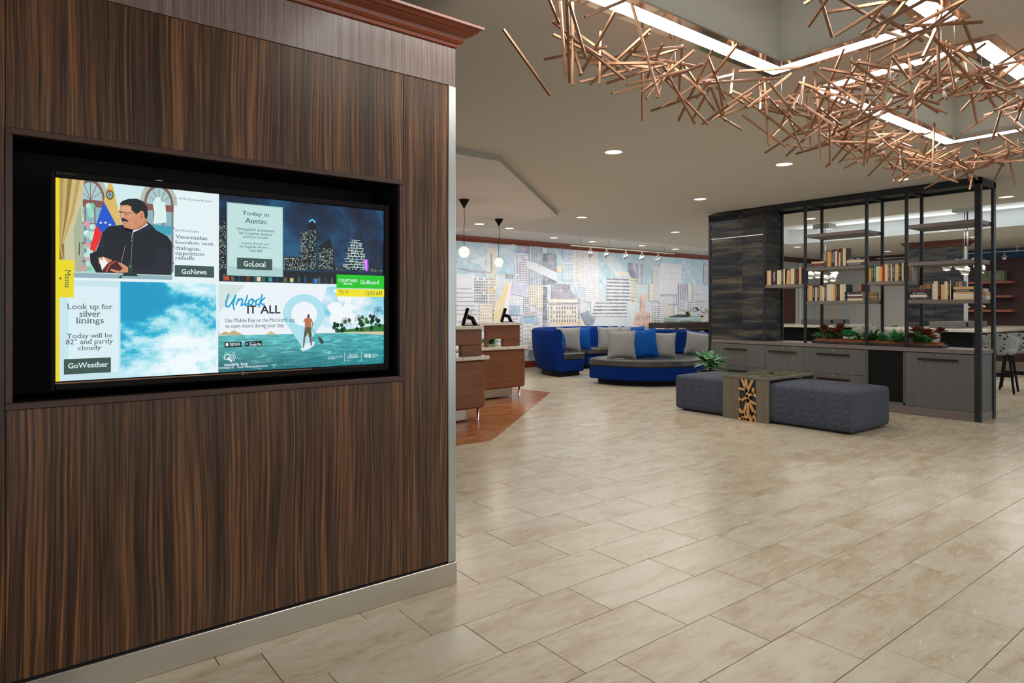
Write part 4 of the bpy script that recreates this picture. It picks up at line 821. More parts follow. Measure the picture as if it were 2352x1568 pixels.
# ---------------------------------------------------------------- recessed downlights
def downlight(x, y, z, where, cool=False, r=.085, e=15):
    t = thing('downlight', 'round recessed ceiling downlight '+where, 'downlight', (x, y, z), 'recessed ceiling downlights')
    MB().lathe([(r*1.16, -.004), (r*1.18, 0), (r, 0), (r*.97, -.003), (r*1.16, -.004)], (x, y, z), 28, cap=False).build('trim_ring', M['dl_ring'], t)
    MB().lathe([(r*.98, -.001), (r*.9, .0), (1e-5, 0)], (x, y, z-.0005), 28, cap=False).build('lamp_face', M['dl_cool'] if cool else M['dl_glow'], t)
    l = lamp('SPOT', 'downlight_beam', (x, y, z-.02), e, (1, .91, .80) if not cool else (.95, 1, 1), spot_size=math.radians(115), spot_blend=.9, shadow_soft_size=.07)
    return t
for p, w in (((4.646,4.389), 'nearest the centre of the photo, largest of all'), ((6.45,3.662), 'left of the lowest chandelier tips, second largest'), ((8.288,3.254), 'close in front of the black top beam of the bookshelf'), ((7.574,5.53), 'up left of the dark tower of the bookshelf'), ((7.533,7.832), 'right of the soffit corner, above the track rail'), ((7.474,9.716), 'just right of the second globe pendant cord'),
    ((10.439,8.205), 'above the right end of the track lights'), ((9.223,10.44), 'close to the mural, left of the track rail'), ((10.441,10.518), 'close to the mural, above the second track spot'), ((12.014,10.445), 'close to the mural, above the middle track spots'), ((13.389,10.524), 'close to the mural, beyond the right end of the track rail'),
    ((10.7,2.885), 'right of the bookshelf, at the edge of the bright cove'), ((10.673,5.594), 'seen through the bookshelf, left bay, before the cove'), ((15.281,8.325), 'seen through the left bay above the far crown moulding'), ((18.692,6.336), 'seen through the right bay just above the crowned column'), ((18.291,7.508), 'seen through the middle bay near the far wall'), ((14.382,4.875), 'seen through the right bay, below the cove'), ((16.102,4.893), 'partly hidden by the corner post of the bookshelf')):
    downlight(*p, CZ, w)
downlight(*(6.384,9.14), 2.755, 'glowing cool white in the dropped soffit between the globe pendants', True)
for p in ((-1, 1.2), (1.2, 0.2), (2.4, 3.6), (8.3, .6), (10, -1), (13, 1.5)): lamp('SPOT', 'downlight_beam', (*p, CZ-.02), 9, (1, .92, .82), spot_size=math.radians(120), spot_blend=.9, shadow_soft_size=.07)
# ---------------------------------------------------------------- open bookshelf divider: cabinet base, tower, steel frame, shelves
US, UB = 8.83, 9.345; VR = 2.62; VT = 5.312; VL = 6.285; HC = .828
bs = thing('bookshelf_divider', 'tall open bookshelf divider with black steel posts, grey shelves and cabinet base', 'bookshelf', (9.09, 4.4, 0))
MB().box(US+.03, UB-.03, VR+.03, VL-.02, .100, HC-.052, 0).build('carcass', M['black'], bs)
MB().box(US+.004, UB-.004, VR+.012, VL-.01, 0, .1025, .003).build('plinth', M['greywood_y'], bs)
MB().box(US, UB, VR+.006, VL-.05, HC-.050, HC, .003).build('counter_top', M['greywood_y'], bs, label='reddish grey stained counter top')
MB().box(US+.012, UB-.012, VR+.016, VR+.03, .104, HC-.055, .002).build('end_panel', M['greywood'], bs)
MB().box(US+.0, US+.016, VL-.09, VL-.01, .104, HC-.055, .002).build('end_stile', M['greywood'], bs)
def front(v1, v0, z0, z1, name, hz=None, hv=None, key=None):
    p = MB().box(US+.006, US+.028, v0+.0025, v1-.0025, z0+.002, z1-.002, .0015).build(name, M['greywood'], bs)
    if hz is not None:
        h0, h1 = hv; MB().box(US-.024, US-.013, h0, h1, hz-.013, hz+.013, .002).box(US-.014, US+.007, h0+.03, h0+.042, hz-.006, hz+.006).box(US-.014, US+.007, h1-.042, h1-.03, hz-.006, hz+.006).build('handle', M['bronze'], p)
    if key: mb = MB(); mb.M = Matrix.Translation((US+.006, key[0], key[1])) @ Euler((0, -PI/2, 0)).to_matrix().to_4x4(); mb.lathe([(.011, 0), (.011, .004), (.008, .006), (1e-5, .006)], (0, 0, 0), 14).build('lock', M['nickel'], p)
TOPZ = HC-.056
front(VL-.09, VT, .43, TOPZ, 'drawer', .690, (5.60, 6.00)); front(VL-.09, VT, .104, .43, 'drawer', .36, (5.60, 6.00))
front(VT, 4.712, .104, TOPZ, 'door', .690, (4.825, 5.245), (5.035, .735))
front(4.712, 3.885, .43, TOPZ, 'drawer', .690, (4.09, 4.53), (4.31, .738)); front(4.712, 3.885, .104, .43, 'drawer', .357, (4.09, 4.53), (4.31, .408))
front(3.42, VR+.06, .104, TOPZ, 'door', .695, (2.84, 3.27), (3.055, .742))
mb = MB(); a0, a1 = 3.425, 3.865   # open niche
mb.box(US+.01, UB-.05, a0-.002, a0+.018, .104, TOPZ).box(US+.01, UB-.05, a1, a1+.018, .104, TOPZ).box(US+.01, UB-.05, a0, a1, .104, .135)
mb.build('niche_lining', M['greywood'], bs)
MB().box(US+.029, US+.031, a0+.018, a1, .135, TOPZ).build('niche_shadow', M['black'], bs)
# tower
MB().box(US+.012, UB-.012, VT+.03, VL-.045, HC, 2.80).build('tower_core', M['black'], bs)
for k in range(2):
    y1 = VL-.045-k*.465; 
    for z0, z1 in ((HC+.002, 2.398), (2.412, 2.795)): MB().box(US+.002, US+.013, y1-.462, y1, z0, z1, .0012).build('veneer_panel', M['slate'], bs)
MB().box(US+.004, US+.012, VT+.03, VL-.045, 2.399, 2.411).build('reveal_strip', M['nickel'], bs)
for z0, z1 in ((HC+.002, 2.795),): MB().box(US+.03, UB-.03, VT+.016, VT+.03, z0, z1, .001).build('side_panel', M['slate'], bs)
def post(u0, u1, v0, v1, z0, z1): return MB().box(u0, u1, v0, v1, z0, z1, .002).build('post', M['blacksteel'], bs)
ZT = 2.74
post(US-.004, US+.055, VR, VR+.062, 0, CZ-.003); post(UB-.075, UB+.004, VR, VR+.03, 0, CZ-.02)
post(US-.006, US+.05, VL-.042, VL+.0, .0, 2.79); post(US-.003, US+.03, VT-.002, VT+.03, HC, 2.79); post(UB-.04, UB, VT-.002, VT+.03, HC, ZT)
for v in (4.706, 3.883, 3.407):
    for u in (US, UB-.05): post(u, u+.034, v-.017, v+.017, HC, ZT)
MB().box(US-.004, US+.03, VR, VT+.03, ZT, CZ-.001, .002).box(UB-.03, UB+.004, VR, VT+.03, ZT, CZ-.001, .002).box(US+.03, UB-.03, VR, VR+.03, ZT, CZ-.001, .002).build('top_beam', M['blacksteel'], bs)
MB().box(US+.028, UB-.028, VR+.03, VT+.03, ZT+.03, ZT+.05).build('top_board', M['blacksteel'], bs)
for v in (4.706, 3.883, 3.407): MB().box(US+.03, UB-.03, v-.015, v+.015, ZT, ZT+.03, .001).build('cross_bar', M['blacksteel'], bs)
def shelf(v1, v0, z, t=.045): return MB().box(US+.004, UB-.004, v0, v1, z-t, z, .002).build('shelf', M['greywood_y'], bs)
ZA, ZB, ZC_, ZD = 1.655, 2.340, 1.880, 1.415
shelf(VT, 4.724, ZA); shelf(4.688, 3.901, ZB); shelf(4.688, 3.901, ZC_); shelf(4.688, 3.901, ZD); shelf(3.865, 3.425, ZA); shelf(3.389, VR+.031, ZB); shelf(3.389, VR+.031, ZC_); shelf(3.389, VR+.031, ZD)
# ---------------------------------------------------------------- books
BM = {}
def bm_(c):
    if c not in BM:
        BM[c] = plain(c.replace(' ', '_')+'_book_cloth', BC[c], .6, var=.12, scale=30)
    return BM[c]
BC = {'black': srgb(26, 27, 30), 'charcoal': srgb(52, 54, 60), 'cream': srgb(224, 208, 176), 'tan': srgb(206, 160, 110), 'yellow': srgb(214, 160, 62), 'orange': srgb(206, 116, 40), 'green': srgb(0, 116, 72), 'red': srgb(166, 34, 44), 'dark red': srgb(96, 22, 32), 'maroon': srgb(64, 20, 34), 'white': srgb(214, 208, 204), 'olive': srgb(70, 72, 38), 'brown': srgb(120, 100, 74), 'lilac': srgb(168, 156, 170), 'grey': srgb(150, 148, 140), 'navy': srgb(40, 46, 62)}
ORD = ['first', 'second', 'third', 'fourth', 'fifth', 'sixth', 'seventh', 'eighth', 'ninth', 'tenth', 'eleventh', 'twelfth', 'thirteenth', 'fourteenth', 'fifteenth', 'sixteenth', 'seventeenth', 'eighteenth', 'nineteenth', 'twentieth']
R3 = random.Random(31)
def book(label, group, u, v, z, w, h, d, col, kind, title=None, tcol=None, flat=False, tilt=0, yaw=0):
    """upright: thickness w along v, height h, depth d; spine (S) or fore edge (P) towards the photographer"""
    t = thing('book', label, 'book', (u, v, z), group)
    c = .0022; D_ = d; mb = MB(); pg = MB()
    # local frame: x depth from the visible face, y thickness, z height
    y0, y1 = -w/2, w/2
    if kind == 'S':
        mb.box(0, D_, y0, y0+c, 0, h).box(0, D_, y1-c, y1, 0, h).box(-.0012, c, y0, y1, 0, h, .001); pg.box(c, D_-.003, y0+c, y1-c, .003, h-.003)
    else:
        mb.box(0, D_, y0, y0+c*.8, 0, h).box(0, D_, y1-c*.8, y1, 0, h).box(D_-c, D_, y0, y1, 0, h); pg.box(.0015, D_-c, y0+c*.8, y1-c*.8, .002, h-.002)
    cm = bm_(col)
    if flat: Mx = Matrix.Translation((u, v, z)) @ Euler((0, 0, yaw)).to_matrix().to_4x4() @ Matrix(((1, 0, 0, 0), (0, 0, 1, -h/2), (0, -1, 0, w/2), (0, 0, 0, 1)))
    else: Mx = Matrix.Translation((u, v, z)) @ Euler((tilt, 0, yaw)).to_matrix().to_4x4()
    mb.v = [tuple(Mx @ Vector(p)) for p in mb.v]; pg.v = [tuple(Mx @ Vector(p)) for p in pg.v]
    mb.build('cover', cm, t); o = pg.build('pages', M[{'tan': 'page_tan', 'yellow': 'page_yellow', 'orange': 'page_yellow', 'brown': 'page_tan', 'white': 'page_white', 'lilac': 'page_white', 'grey': 'page_white'}.get(col, 'page') if kind == 'P' else 'page'], t)
    if title and kind == 'S':
        V1, F1 = glyphs(title, False, .01); xs = [p[0] for p in V1]; ys = [p[1] for p in V1]; x0, x1, q0, q1 = min(xs), max(xs), min(ys), max(ys)
        L, W = h*.62, w*.55; tm = MB(); tm.col = tcol or (.8, .8, .76)
        tm.add([(-.0022, W/2-W*(y-q0)/(q1-q0), h*.22+L*(1-(x-x0)/(x1-x0))) for x, y in V1], F1)
        tm.v = [tuple(Mx @ Vector(p)) for p in tm.v]; tm.build('spine_lettering', M['printcol'], t)
    return t
WORDS = ['twains', 'novels', 'the road', 'history', 'stories', 'letters', 'the river', 'essays', 'travels', 'poems', 'winter', 'the house']
def row(place, v, z, items, u=US+.02, seedgap=0):
    i = 0; pre = 'in the ' if 'row' in place else 'on the '
    for it in items:
        w, h, col, kind = it[:4]
        if col is None: v -= w/100; continue
        o = it[4] if len(it) > 4 else {}
        desc = col+{'S': ' spine-out book', 'P': ' page-side-out book'}[kind]
        book(f'{desc}, {ORD[i]} from left {pre}{place}', 'books standing and stacked on the open bookshelf', u, v-w/200, z, w/100-.0012, h/100, o.get('d', .15), col if kind == 'S' else o.get('c', 'cream' if col == 'cream' else col), kind, o.get('t'), o.get('tc'), tilt=o.get('tilt', 0))
        v -= w/100; i += 1
def stack(place, v1, z, items, u=US+.02, yaw=0):
    for k, it in enumerate(items):
        L, th, col, kind = it[:4]; o = it[4] if len(it) > 4 else {}; n = len(items)
        pos = 'at the bottom' if k == 0 else ('on top' if k == n-1 else ('second from the bottom' if k == 1 else 'third from the bottom'))
        book(f'{col} book lying flat, {pos} of the {place}', 'books standing and stacked on the open bookshelf', u, v1-L/2, z, th, L, .15, col, kind, o.get('t'), o.get('tc'), flat=True, yaw=o.get('yaw', 0)); z += th+.0004
GD = srgb(190, 160, 90); WT = (.72, .72, .68); RD = srgb(210, 40, 60)
T = lambda t, tc=WT, **k: dict(t=t, tc=tc, **k)
row('short left shelf', 5.297, ZA, [(2.8, 21.3, 'tan', 'P'), (3.7, 21.2, 'cream', 'P'), (2.3, 21.8, 'dark red', 'S', T('novels', RD)), (6.7, 22, 'black', 'S', T('hippies')), (.9, 0, None, 0), (6.2, 21.2, 'cream', 'P'), (3.2, 22.6, 'charcoal', 'S', T('stories')), (3.2, 22.4, 'black', 'P'), (1.6, 0, None, 0), (5.2, 20.8, 'tan', 'P', dict(tilt=.05)), (1.2, 0, None, 0), (5.6, 22.6, 'cream', 'P'), (2.6, 18.6, 'olive', 'S', T('travels', GD)), (4.2, 21.8, 'black', 'S', T('the river', RD)), (3.8, 23.4, 'tan', 'P'), (1.8, 21.6, 'black', 'S')])
stack('left stack, upper middle shelf', 4.622, ZC_, [(.205, .026, 'charcoal', 'S', T('the old road', GD)), (.18, .026, 'dark red', 'S', T('a life in letters', RD)), (.17, .024, 'cream', 'P')])
row('upper middle shelf', 4.412, ZC_, [(1.8, 21.8, 'brown', 'S', T('poems', GD)), (4.6, 20.6, 'yellow', 'P'), (.5, 0, None, 0), (2, 22, 'navy', 'S', T('winter')), (2.6, 22.8, 'black', 'S', T('the house')), (3, 20.6, 'white', 'P'), (2.3, 23, 'red', 'S', T('essays', srgb(90, 10, 20))), (2.3, 18.4, 'cream', 'P'), (2.6, 23.6, 'black', 'S', T('history of war', GD)), (4.6, 23.8, 'maroon', 'P', dict(c='maroon'))])
stack('right stack, upper middle shelf', 4.152, ZC_, [(.238, .036, 'charcoal', 'S', T('[selected] [ii]')), (.232, .034, 'cream', 'P'), (.232, .028, 'navy', 'S', T('monarchs      letters'))], u=US+.03)
row('rear row, upper middle shelf', 4.60, ZC_, [(3, 20, 'grey', 'P'), (4, 19.8, 'brown', 'P'), (3.4, 20.6, 'grey', 'P'), (3, 19.6, 'brown', 'P')], u=US+.31)
row('lower middle shelf', 4.683, ZD, [(1.7, 19.4, 'brown', 'S', T('poems')), (2.6, 21.6, 'tan', 'P'), (3.3, 21.4, 'tan', 'P'), (3.9, 21.2, 'black', 'S', T('twains', srgb(214, 190, 170))), (2.4, 19.2, 'cream', 'P'), (3.8, 21.6, 'charcoal', 'S', T('novels of the sea')), (3.6, 21.2, 'tan', 'P'), (3, 19.2, 'cream', 'P'), (3, 22, 'charcoal', 'S', T('a hero  &  a fool')), (2.6, 21.8, 'cream', 'P'), (3.5, 22.4, 'white', 'P'), (3.5, 22.2, 'cream', 'P'), (2.7, 22, 'orange', 'P'), (2.6, 22.4, 'charcoal', 'S', T('history')), (3, 22.2, 'black', 'S', T('the strangers', GD)), (5, 22, 'cream', 'P'), (2.9, 22, 'lilac', 'P'), (2.0, 21.6, 'black', 'S')])
stack('front stack, lower middle shelf', 4.168, ZD, [(.235, .030, 'cream', 'P'), (.228, .028, 'charcoal', 'S', T('the garden    the gate', RD)), (.23, .022, 'white', 'P'), (.215, .036, 'navy', 'S', T('|||        z', GD))], u=US+.02)
row('rear row, lower middle shelf', 4.10, ZD, [(3.4, 22.0, 'tan', 'P'), (4.6, 22.2, 'dark red', 'S')], u=US+.28)
stack('rear stack, lower middle shelf', 4.14, ZD, [(.22, .032, 'brown', 'P'), (.22, .034, 'olive', 'P'), (.22, .02, 'brown', 'P'), (.22, .026, 'brown', 'P')], u=US+.31)
row('centre right shelf', 3.862, ZA, [(3.6, 17.6, 'yellow', 'P'), (2.9, 21, 'charcoal', 'S', T('the moor')), (2.7, 21, 'green', 'S', T('the garden')), (4.4, 19.8, 'cream', 'P'), (3.4, 18.8, 'orange', 'P'), (2.9, 22, 'red', 'S', T('a hero in red', srgb(60, 10, 20))), (2.9, 21.8, 'cream', 'P'), (1.5, 20.4, 'tan', 'P'), (2.5, 20.6, 'charcoal', 'S', T('the river')), (1.7, 21.4, 'cream', 'P'), (3.2, 21.6, 'charcoal', 'S', T('travels north')), (4.4, 21.2, 'tan', 'P'), (3.4, 22.8, 'black', 'S', T('winter sea', GD)), (2.6, 22.6, 'black', 'P')])
row('rear row, centre right shelf', 3.52, ZA, [(3, 21, 'brown', 'P'), (3, 21, 'brown', 'P'), (2, 21, 'grey', 'P')], u=US+.30)
stack('left stack, lower right shelf', 3.372, ZD, [(.228, .034, 'charcoal', 'S', T('||          ||', GD)), (.19, .030, 'white', 'P'), (.224, .034, 'black', 'S', T('black   behind this sun')), (.222, .034, 'black', 'S', T('classic   selected', RD))])
row('lower right shelf', 3.14, ZD, [(1.6, 21.6, 'charcoal', 'S'), (1.6, 20, 'white', 'P'), (4.2, 22.4, 'cream', 'P'), (3, 22, 'black', 'S', T('the sonneteers', GD)), (.4, 0, None, 0), (3.8, 18.4, 'tan', 'P'), (3.4, 21.8, 'cream', 'P'), (2.2, 22.6, 'black', 'S', T('ocean', GD)), (1.4, 22.6, 'black', 'P')])
stack('right stack, lower right shelf', 2.905, ZD, [(.212, .034, 'cream', 'P'), (.214, .030, 'white', 'P'), (.212, .024, 'tan', 'P'), (.208, .028, 'black', 'S', T('the novels of a river')), (.212, .032, 'tan', 'P')])
row('rear left row, lower right shelf', 3.36, ZD, [(3, 19, 'brown', 'P'), (3, 20.5, 'brown', 'P'), (7, 20.8, 'brown', 'P')], u=US+.30)
row('rear right row, lower right shelf', 2.99, ZD, [(5, 22.2, 'brown', 'P'), (4, 22.4, 'olive', 'P')], u=US+.30)
stack('rear stack, lower right shelf', 2.87, ZD, [(.22, .05, 'grey', 'P'), (.22, .04, 'brown', 'P'), (.2, .04, 'grey', 'P')], u=US+.29)
# ---------------------------------------------------------------- succulent planter on the counter
pv0, pv1, pu0, pu1 = 3.06, 4.66, 8.93, 9.17
pl = thing('succulent_planter', 'long low planter of succulents in orange bark on the bookshelf counter', 'planter', (9.05, 3.86, HC))
MB().box(pu0, pu0+.008, pv0, pv1, HC, HC+.035).box(pu1-.008, pu1, pv0, pv1, HC, HC+.035).box(pu0, pu1, pv0, pv0+.008, HC, HC+.035).box(pu0, pu1, pv1-.008, pv1, HC, HC+.035).box(pu0, pu1, pv0, pv1, HC, HC+.006).build('tray', M['espresso'], pl)
mb = MB(); R4 = random.Random(4)
nx, ny = 10, 70
mb.add([(pu0+.01+(pu1-pu0-.02)*i/nx, pv0+.01+(pv1-pv0-.02)*j/ny, HC+.026+.034*math.sin(PI*i/nx)*(1 if 0 < j < ny else .3)+R4.uniform(-.004, .004)) for i in range(nx+1) for j in range(ny+1)], [[i*(ny+1)+j, (i+1)*(ny+1)+j, (i+1)*(ny+1)+j+1, i*(ny+1)+j+1] for i in range(nx) for j in range(ny)])
for k in range(2600):
    i = R4.random(); x, y = pu0+.012+(pu1-pu0-.024)*i, R4.uniform(pv0+.01, pv1-.01); z = HC+.030+.034*math.sin(PI*i); s = R4.uniform(.003, .008)
    Mx = Matrix.Translation((x, y, z)) @ Euler((R4.random()*6, R4.random()*6, R4.random()*6)).to_matrix().to_4x4(); n0 = len(mb.v); mb.M = Mx; mb.box(-s, s, -s*.5, s*.5, -s*.25, s*.25); mb.M = None
mb.build('bark_chips', M['bark'], pl, kind='stuff')
def leaf(mb, base, az, el, L, W, th=.25, curl=0, n=5, cup=.15):
    """a blade from base; az, el direction; pointed oval outline with a folded midrib"""
    d0 = Vector((math.cos(az)*math.cos(el), math.sin(az)*math.cos(el), math.sin(el))); side = Vector((-math.sin(az), math.cos(az), 0)); vs = []; fs = []
    p = Vector(base); e = el
    for k in range(n+1):
        q = k/n; w = W*math.sin(PI*min(1, q*.86+.14))**.8*(1 if q < 1 else 0); d = Vector((math.cos(az)*math.cos(e), math.sin(az)*math.cos(e), math.sin(e))); up = side.cross(d)*-1
        vs += [tuple(p-side*w/2+up*(-cup*w)), tuple(p), tuple(p+side*w/2+up*(-cup*w))]; p = p+d*(L/n); e -= curl/n
    for k in range(n):
        a = 3*k; fs += [[a, a+1, a+4, a+3], [a+1, a+2, a+5, a+4]]
    o = mb.smooth; mb.smooth = True; mb.add(vs, fs); mb.smooth = o
def rosette(name, mat, c, r, layers, per, rise=.03, wid=.6, lift=0, label=None):
    r *= 1.65
    mb = MB(); mb.tube([(c[0], c[1], HC+.03), (c[0], c[1], c[2])], .005, 5)
    for k in range(layers):
        q = k/max(1, layers-1); L = r*(1-.62*q)
        for i in range(per): a = 2*PI*(i+.5*(k % 2)+R4.uniform(-.1, .1))/per; leaf(mb, (c[0], c[1], c[2]+rise*q), a, .25+1.05*q+lift, L, r*wid*(1-.45*q), curl=-.35+.2*q, n=4, cup=-.18)
    return mb.build(name, mat, pl, **(dict(label=label) if label else {}))
def spiky(c, r, n, mat='succ_dark', name='spiky_succulent'):
    r *= 1.4; n = int(n*1.6)
    mb = MB()
    for i in range(n): a = R4.uniform(0, 2*PI); leaf(mb, c, a, R4.uniform(.3, 1.4), r*R4.uniform(.7, 1.1), r*.19, curl=.3, n=3)
    return mb.build(name, M[mat], pl)
def sprig(c, h):
    mb = MB(); top = (c[0]+R4.uniform(-.02, .02), c[1]+R4.uniform(-.03, .03), c[2]+h); mb.tube([c, top], .0016, 4)
    for i in range(9): q = R4.uniform(.45, 1); mb.sphere((c[0]+(top[0]-c[0])*q+R4.uniform(-.008, .008), c[1]+(top[1]-c[1])*q+R4.uniform(-.008, .008), c[2]+h*q), R4.uniform(.003, .006), 5, 4)
    return mb.build('flower_sprig', M['succ_pale'], pl)
BZ = HC+.05; um = 9.04
rosette('green_rosette', M['succ_green'], (um-.02, 4.63, BZ+.03), .06, 3, 9); rosette('red_rosette', M['succ_red'], (um+.04, 4.56, BZ+.13), .075, 4, 9, label='dark red rosette on a tall stem'); rosette('red_rosette', M['succ_red'], (um-.02, 4.50, BZ+.08), .06, 4, 9)
spiky((um, 4.44, BZ), .12, 34); rosette('red_rosette', M['succ_red'], (um+.03, 4.33, BZ+.16), .065, 4, 9); rosette('red_rosette', M['succ_red'], (um-.03, 4.33, BZ+.085), .085, 5, 10, label='large open dark red rosette')
rosette('green_rosette', M['succ_green'], (um-.04, 4.19, BZ+.045), .095, 5, 12, label='large bright green rosette'); spiky((um+.03, 4.08, BZ), .10, 26, 'succ_green'); sprig((um+.05, 4.10, BZ), .15); sprig((um+.04, 4.02, BZ), .10)
spiky((um, 3.96, BZ), .10, 30); spiky((um, 3.88, BZ+.01), .12, 40); sprig((um+.05, 3.93, BZ), .13); sprig((um+.05, 3.86, BZ), .12); spiky((um, 3.75, BZ), .10, 34, 'succ_green'); sprig((um+.04, 3.70, BZ), .12); sprig((um+.05, 3.64, BZ), .16)
spiky((um-.03, 3.58, BZ), .14, 52, 'succ_green'); sprig((um+.02, 3.52, BZ), .13); rosette('red_rosette', M['succ_red'], (um-.02, 3.43, BZ+.05), .07, 4, 9); rosette('red_rosette', M['succ_red'], (um+.05, 3.38, BZ+.13), .08, 4, 9); spiky((um-.05, 3.33, BZ), .13, 40)
rosette('red_rosette', M['succ_red'], (um+.03, 3.26, BZ+.10), .08, 4, 9); rosette('red_rosette', M['succ_red'], (um, 3.20, BZ+.04), .07, 4, 9); spiky((um-.04, 3.22, BZ), .09, 24, 'succ_green'); rosette('red_rosette', M['succ_red'], (um+.05, 3.12, BZ+.13), .065, 4, 8, label='tilted dark red rosette at the right end')
# ---------------------------------------------------------------- ottomans and the bridging table
def ottoman(label, v0, v1, flip):
    t = thing('ottoman', label, 'ottoman', (7.31, (v0+v1)/2, 0), 'slate chevron ottomans')
    MB().rbox((7.31, (v0+v1)/2, .236), (.44, (v1-v0)/2, .216), .045, 8, (.012, .012, .022)).build('cushion_body', M['chevron'], t)
    for a in (6.98, 7.64):
        for b in (v0+.1, v1-.1): MB().box(a-.03, a+.03, b-.03, b+.03, 0, .03, .003).build('foot', M['black'], t)
ottoman('large slate blue chevron ottoman right of the glass topped table', 3.15, 4.33, 1); ottoman('slate blue chevron ottoman left of the glass topped table, near the potted plant', 4.36, 5.41, -1)
tb = thing('bridge_table', 'grey oak table with glass top and branch cutout, straddling the ottomans', 'table', (7.36, 4.365, 0))
ta0, ta1, tu0, tu1 = 4.068, 4.664, 6.832, 7.885; ZTT = .515
for s_, u0_ in (('front', tu0), ('back', tu1-.03)):
    for v0_, v1_ in ((ta0, 4.225), (4.455, ta1)): MB().box(u0_, u0_+.03, v0_, v1_, 0, .486, .002).build('leg_panel', M['tablewood'], tb)
MB().box(tu0-.004, tu1+.004, ta0-.002, 4.225, .487, ZTT, .002).build('top_board', M['tablewood'], tb); MB().box(tu0-.004, tu1+.004, 4.455, ta1+.002, .487, ZTT, .002).build('top_board', M['tablewood'], tb)
for q0, q1 in ((tu0-.004, tu0+.05), (tu1-.05, tu1+.004)): MB().box(q0, q1, 4.225, 4.455, .487, ZTT, .002).build('top_end', M['tablewood'], tb)
# branch lattice: polyline network, z 0..0.486 and v 4.225..4.455 (drawn once for the front, once laid flat in the top)
NET = [((.18, 1.0), (.48, .70)), ((.42, 1.0), (.47, .70)), ((.80, 1.0), (.52, .72)), ((.48, .72), (.50, .58)), ((.0, .755), (.48, .735)), ((.50, .58), (.15, .46)), ((.15, .46), (.02, .50)), ((.50, .58), (.80, .67)), ((.80, .67), (.84, .78)), ((.80, .67), (1.0, .60)), ((.50, .60), (.52, .48)), ((.52, .50), (1.0, .42)), ((.50, .48), (.28, .12)), ((.54, .48), (.54, .02)), ((.56, .50), (.86, .22)), ((.28, .14), (.06, .24)), ((.28, .14), (.20, .0)), ((.26, .15), (.54, .02)), ((.54, .02), (.80, .18)), ((.80, .18), (.95, .24)), ((.80, .18), (1.0, .02)), ((.0, .03), (.22, .03)), ((.80, .18), (.70, .0))]
def latt(fn, name, nrm, th):
    mb = MB()
    for a, b in NET:
        p, q = Vector(fn(*a)), Vector(fn(*b)); d = (q-p).normalized(); s = d.cross(Vector(nrm)).normalized()*.0125; n_ = Vector(nrm)*th/2; e = d*.011; vs = [tuple(c) for c in (p-e-s-n_, p-e+s-n_, q+e+s-n_, q+e-s-n_, p-e-s+n_, p-e+s+n_, q+e+s+n_, q+e-s+n_)]
        mb.add(vs, [(0, 1, 2, 3), (4, 7, 6, 5), (0, 4, 5, 1), (1, 5, 6, 2), (2, 6, 7, 3), (3, 7, 4, 0)])
    return mb.build(name, M['maple'], tb, label='light maple branch lattice')
latt(lambda a, b: (tu0+.014, 4.455-.23*a, .486*b), 'branch_lattice', (1, 0, 0), .024)
latt(lambda a, b: (tu0+.05+(tu1-tu0-.1)*(1-b)*.98+.008, 4.455-.23*a, .506), 'top_lattice', (0, 0, 1), .016)
MB().box(tu0+.015, tu0+.020, 4.448, 4.455, 0, .486).build('cutout_edge', M['maple'], tb)
MB().box(tu0-.002, tu1+.002, ta0, ta1, ZTT+.001, ZTT+.009, .002).build('glass_top', M['glass'], tb)
# ---------------------------------------------------------------- potted plant between ottoman and cabinet
def foliage(t, c, items, mat, seed, sw=.006):
    Rl = random.Random(seed)
    for (az, el, L, W, h, reach) in items:
        a = math.radians(az); e = math.radians(el); mb = MB(); st = (c[0]+math.cos(a)*reach, c[1]+math.sin(a)*reach, c[2]+h)
        mb.tube([c, (c[0]+math.cos(a)*reach*.35, c[1]+math.sin(a)*reach*.35, c[2]+h*.7), st], [sw*.7, sw*.5, sw*.35], 5); stem = mb.build('stem', M['stem'], t)
        lf = MB(); leaf(lf, st, a, e, L, W, curl=1.0, n=8, cup=.12); lf.build('leaf', mat, t)
pp = thing('potted_plant', 'broad leaved green plant in a dark pot behind the left ottoman', 'plant', (8.27, 5.86, 0))
MB().lathe([(.11, 0), (.15, .02), (.185, .37), (.19, .385), (.172, .385), (.165, .35), (1e-5, .35)], (8.27, 5.86, 0), 28).build('pot', M['espresso'], pp)
MB().lathe([(.166, .352), (1e-5, .358)], (8.27, 5.86, 0), 20, cap=False).build('soil', M['bark'], pp)
its = []; Rp = random.Random(2)
for i in range(26): its.append((i*137.5+10, Rp.uniform(5, 70), Rp.uniform(.20, .29), Rp.uniform(.085, .12), Rp.uniform(.08, .20), Rp.uniform(.02, .09)))
foliage(pp, (8.27, 5.86, .352), its, M['leaf'], 2)
